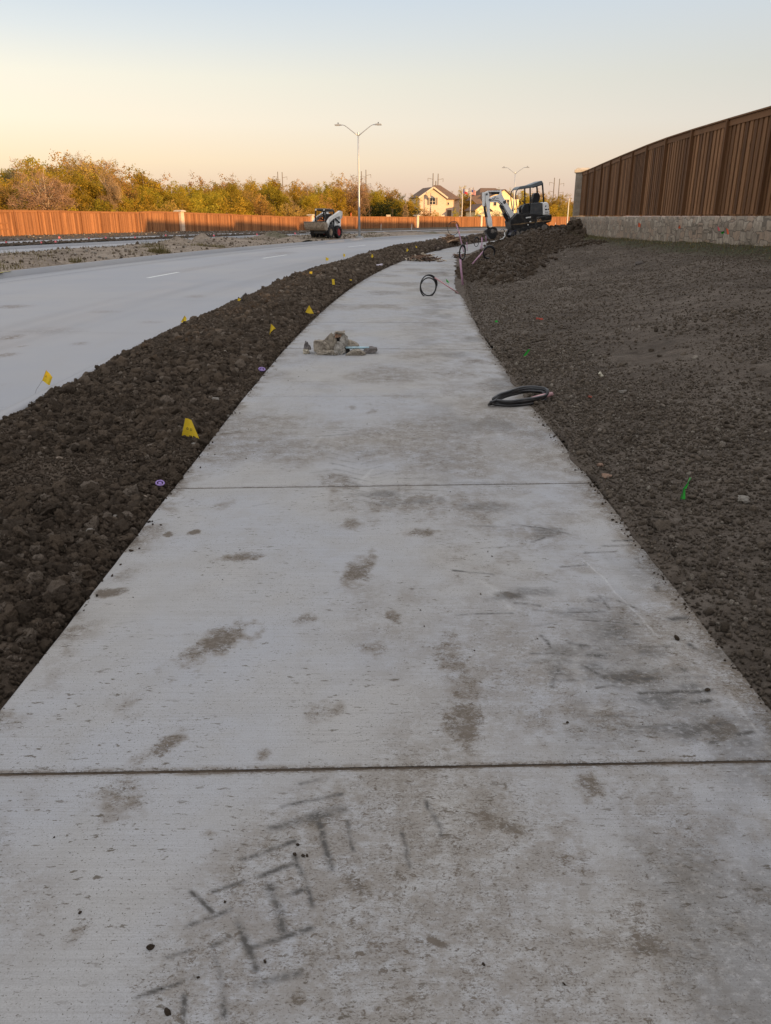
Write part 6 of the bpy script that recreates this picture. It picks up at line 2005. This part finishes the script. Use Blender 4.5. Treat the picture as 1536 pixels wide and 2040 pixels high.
stone([(310, 480), (300, 330), (325, 308), (420, 322), (470, 300), (560, 400), (620, 480), (560, 540), (420, 545), (330, 500)], -.03, .17, RUB[0], "large tan lump of broken concrete at the left of the rubble pile", 1)
stone([(330, 500), (480, 470), (640, 490), (700, 560), (560, 575), (400, 565)], -.10, .14, RUB[0], "low tan lump at the front foot of the rubble pile", 2)
stone([(480, 310), (600, 172), (640, 215), (690, 290), (690, 420), (600, 500), (500, 480)], .02, .12, RUB[0], "tall pointed tan slab in the middle of the rubble pile", 3)
stone([(560, 500), (590, 330), (690, 250), (820, 250), (900, 330), (910, 500)], .09, .10, RUB[2], "dark stone at the back of the rubble pile behind the pale slab", 20)
stone([(640, 440), (700, 330), (760, 340), (830, 420), (840, 500), (760, 560), (650, 520)], -.06, .12, RUB[1], "grey angular lump in front of the rubble pile's centre", 4)
stone([(742, 330), (770, 200), (840, 215), (890, 245), (885, 420), (840, 430), (790, 400)], .0, .09, RUB[1], "pale upright slab on the right side of the rubble pile", 5)
stone([(655, 215), (770, 203), (765, 255), (665, 272)], .0, .10, RUB[3], "small orange-brown brick piece near the top of the rubble pile", 6)
stone([(648, 184), (690, 166), (800, 170), (832, 188), (760, 202), (665, 202)], .0, .12, RUB[0], "thin flat stone lying on the very top of the rubble pile", 7)
stone([(870, 300), (960, 335), (1070, 395), (1082, 428), (880, 432)], .05, .12, RUB[0], "brown wedge of stone at the back right of the rubble pile", 8)
stone([(610, 540), (650, 490), (700, 510), (720, 570), (680, 590), (620, 580)], -.14, .08, RUB[1], "small grey lump at the foot of the rubble pile", 9)
stone([(820, 590), (890, 520), (980, 480), (1110, 490), (1185, 545), (1150, 595), (960, 602)], -.12, .16, RUB[0], "rounded dirty lump in front, right of the rubble pile", 10)
stone([(1130, 515), (1180, 450), (1290, 430), (1370, 435), (1380, 500), (1300, 520), (1180, 525)], .0, .13, RUB[2], "dark lump at the far right end of the blue pipe", 11)
stone([(300, 560), (350, 525), (400, 545), (412, 580), (360, 592)], -.12, .06, RUB[1], "thin pale chip at the left foot of the rubble pile", 12)
stone([(130, 500), (140, 400), (160, 316), (195, 370), (260, 455), (250, 475), (190, 470)], .0, .09, RUB[2], "dark pointed shard standing left of the rubble pile", 13)
stone([(122, 548), (128, 478), (225, 470), (242, 540), (200, 555)], -.04, .08, RUB[4], "cream block below the dark pointed shard", 14)
a, c = far(*zr_px(840, 452), RD - .04), far(*zr_px(1240, 452), RD - .02)
m = MB(); m.tube([a - a, (c - a) * .5 + Vector((0, 0, .002)), c - a], .0135, 10)
o = m.build("plastic_pipe", M_plain("pale_blue_plastic", (.36, .52, .58), .45, .08, 20, 0, .05, .4, (.3, .26, .22), .4), None, smooth=True)
o.location = a
tag(o, "short pale blue plastic pipe sticking out of the rubble pile", "pipe")

# stones and scraps lying about
def lump(px, py, size, mat, label, seed, sq=(1, .8, .6), name="stone", cat="stone", group=None):
    b = ground_at(px, py)
    k = b.y / F * size
    V = lumpy(V3, 700 + seed, .34) * np.array(sq) * k
    a = np.random.default_rng(seed).uniform(0, 6.28)
    V = V @ np.array([[math.cos(a), -math.sin(a), 0], [math.sin(a), math.cos(a), 0], [0, 0, 1]])
    o = np_mesh(name, V, [F3], mat, None, False)
    o.location = (b.x, b.y, b.z + k * sq[2] * .45)
    return tag(o, label, cat, group)
DIRTY = [M_plain("dirty_stone_%s" % n, c, .92, .25, 22, 0, .9, .15, (.07, .055, .042), .8) for n, c in (("tan", (.21, .165, .125)), ("grey", (.20, .18, .155)), ("slate", (.10, .085, .075)), ("clay", (.24, .155, .11)), ("cream", (.36, .31, .25)))]
STG = "loose stones in the dirt"
for i, (px, py, sz, mt, lab) in enumerate((
        (630, 623, 7, 3, "pinkish stone beside the triangular yellow flag"), (430, 799, 11, 1, "grey stone in the clods above the biggest yellow flag"), (385, 888, 9, 1, "pale stone just under the biggest yellow flag"),
        (175, 1098, 17, 0, "tan stone in the near clods, largest pale one"), (178, 1062, 14, 1, "grey stone in the near clods above the tan one"), (232, 1033, 9, 1, "small grey stone below the purple cap"),
        (288, 994, 10, 0, "pale stone left of the purple cap's path edge"), (118, 915, 9, 0, "yellowish stone in the clods at left"), (50, 852, 11, 0, "brown stone near the road kerb at left"),
        (1196, 929, 9, 3, "reddish stone at the right edge of the path"), (1205, 952, 12, 3, "larger reddish stone below a smaller one at the path's right edge"), (1240, 782, 8, 1, "pale pebble on the right slope"),
        (1480, 995, 14, 1, "flat grey stone at the right of the large green flag"), (1272, 527, 9, 2, "dark clod on the pale slope right of the dark heap"), (452, 830, 5, 1, "tiny grey chip beside the clods"),
        (560, 830, 5, 4, "cream chip in the clods"), (448, 701, 4, 4, "pale chip in the clods left of the rubble"))):
    if lab.startswith("cream chip"): continue
    lump(px, py, sz, DIRTY[mt], lab, i, (1, .8, .55) if "flat" not in lab else (1.3, .8, .4), group=STG)
PURP = M_plain("purple_plastic", (.30, .20, .46), .5, .2, 20, 0, .1, .3, (.12, .09, .07), .5)
def cap_ring(px, py, size, label, tube=True):
    b = ground_at(px, py)
    k = b.y / F * size
    m = MB(); n = 20
    m.tube([Vector((k * math.cos(2 * PI * i / n), k * math.sin(2 * PI * i / n) * .9, 0)) for i in range(n)], k * .22, 6, closed=True)
    m.tube([Vector((0, 0, -k * .5)), Vector((0, 0, k * .05))], k * .5, 12)
    o = m.build("bottle_cap", PURP, None, smooth=True)
    o.location = (b.x, b.y, b.z + k * .35 + .022); o.rotation_euler = (.45, .1, .3)
    return tag(o, label, "cap", None)
cap_ring(320, 972, 8, "round purple plastic cap in the clods at the path's left edge, nearer one")
cap_ring(522, 742, 6, "small purple plastic cap in the clods, farther one left of the path")
def scrap(px, py, L, W_, ang, mat, label, name="plastic_scrap", cat="scrap", h=.012):
    b = ground_at(px, py)
    k = b.y / F
    m = MB(); m.prism([(-L * k / 2, 0), (-L * k * .2, W_ * k * .3), (L * k * .1, -W_ * k * .1), (L * k / 2, W_ * k * .2), (L * k * .45, W_ * k * .9), (0, W_ * k * .8), (-L * k * .5, W_ * k)], -.008, .008)
    o = m.build(name, mat); o.location = (b.x, b.y, b.z + h); o.rotation_euler = (-.5, ang, .2)
    return tag(o, label, cat)
scrap(1075, 640, 14, 4, .1, M_plain("dull_red_scrap", (.34, .06, .035), .7, .2, 30), "red scrap lying on the slope left of the bent flag", h=.02)
scrap(1196, 752, 12, 6, .8, M_plain("pale_scrap", (.5, .46, .36), .8), "pale curled scrap on the gravel slope", h=.015)
scrap(1175, 795, 7, 4, .2, M_plain("faded_red_scrap", (.26, .075, .05), .8, .2, 30), "faded red scrap beside the flat hose coil", h=.012)
b = ground_at(756, 532); k = b.y / F
o = MB().tube([Vector((-6 * k, 0, .0)), Vector((6 * k, .02, .03))], .03, 10).build("pipe_piece", M_plain("lilac_white_pipe", (.58, .52, .58), .5), None, smooth=True)
o.location = (b.x, b.y, b.z + .04); tag(o, "short lilac-white pipe piece at the left edge of the path near the twig heap", "pipe")
b = ground_at(482, 602); k = b.y / F
o = MB().tube([Vector((0, 0, -.05)), Vector((.5 * k, 0, 7 * k)), Vector((3 * k, .02, 12 * k)), Vector((9 * k, .03, 17 * k))], .017, 8).build("bent_pipe", HOSE, None, smooth=True)
o.location = b; tag(o, "bent black pipe end poking from the clods at the road kerb", "pipe")
b = ground_at(494, 593); k = b.y / F
# twig and board heaps
WOODS = [M_plain("scrap_wood_%s" % n, c, .9, .25, 12, 0, .4, .1) for n, c in (("brown", (.17, .105, .07)), ("tan", (.36, .23, .14)), ("dark", (.07, .05, .04)), ("pale", (.40, .33, .25)))]
def heap(px, py, wpx, n, hgt, mats, label, seed, board=False):
    b = ground_at(px, py)
    rr = random.Random(seed)
    k = b.y / F
    r = empty("debris_heap", b, label=label, cat="debris")
    for mi, mt in enumerate(mats):
        m = MB()
        for i in range(n // len(mats)):
            x = rr.gauss(0, wpx * k * .24); y = rr.gauss(0, .5)
            z = hgt * max(0, 1 - abs(x) / (wpx * k * .55)) * rr.uniform(.1, 1)
            a = rr.uniform(0, PI); L = rr.uniform(.15, .55)
            d = Vector((math.cos(a), math.sin(a), rr.uniform(-.25, .35))) * L * .5
            c_ = Vector((x, y, z + .02))
            if board and rr.random() < .7: m.beam(c_ - d, c_ + d, rr.uniform(.05, .12), rr.uniform(.02, .05))
            else: m.tube([c_ - d, c_ + Vector((rr.uniform(-.05, .05), rr.uniform(-.05, .05), rr.uniform(-.03, .05))), c_ + d], rr.uniform(.008, .024), 5)
        o_ = m.build("scraps", mt, r)
        o_['kind'] = 'stuff'
    V, Fo, tn = scatter(BIG, F2, np.stack([rng.normal(0, wpx * k * .2, 40), rng.normal(0, .35, 40), np.full(40, .01)], -1), rng.uniform(.03, .09, 40))
    np_mesh("dirt", V, [Fo], CLOD, r, True, {'tone': tn})
    return r
heap(842, 519, 64, 110, .20, [WOODS[0], WOODS[2], WOODS[3]], "low heap of brown twigs and straw lying across the path", 3)
heap(895, 488, 34, 90, .34, [WOODS[1], WOODS[0]], "heap of tan scrap wood at the far end of the clods beside the path", 4, True)
heap(918, 513, 26, 30, .12, [WOODS[2], WOODS[0]], "dark twigs on the path left of the purple pipe", 6)
heap(868, 497, 26, 26, .08, [WOODS[2]], "dark sticks at the path's edge below the tan scrap wood", 8)
b = ground_at(846, 512)
o = MB().tube([Vector((0, 0, .02)), Vector((-.05, .1, .22)), Vector((-.12, .2, .5))], .009, 5).build("stick", WOODS[2]); o.location = b
tag(o, "thin stick standing out of the twig heap", "stick")

# drop the unplaced tree prototypes
for pr in PROTO.values():
    if not pr['used']:
        for ch in list(pr.children): bpy.data.objects.remove(ch)
        bpy.data.objects.remove(pr)
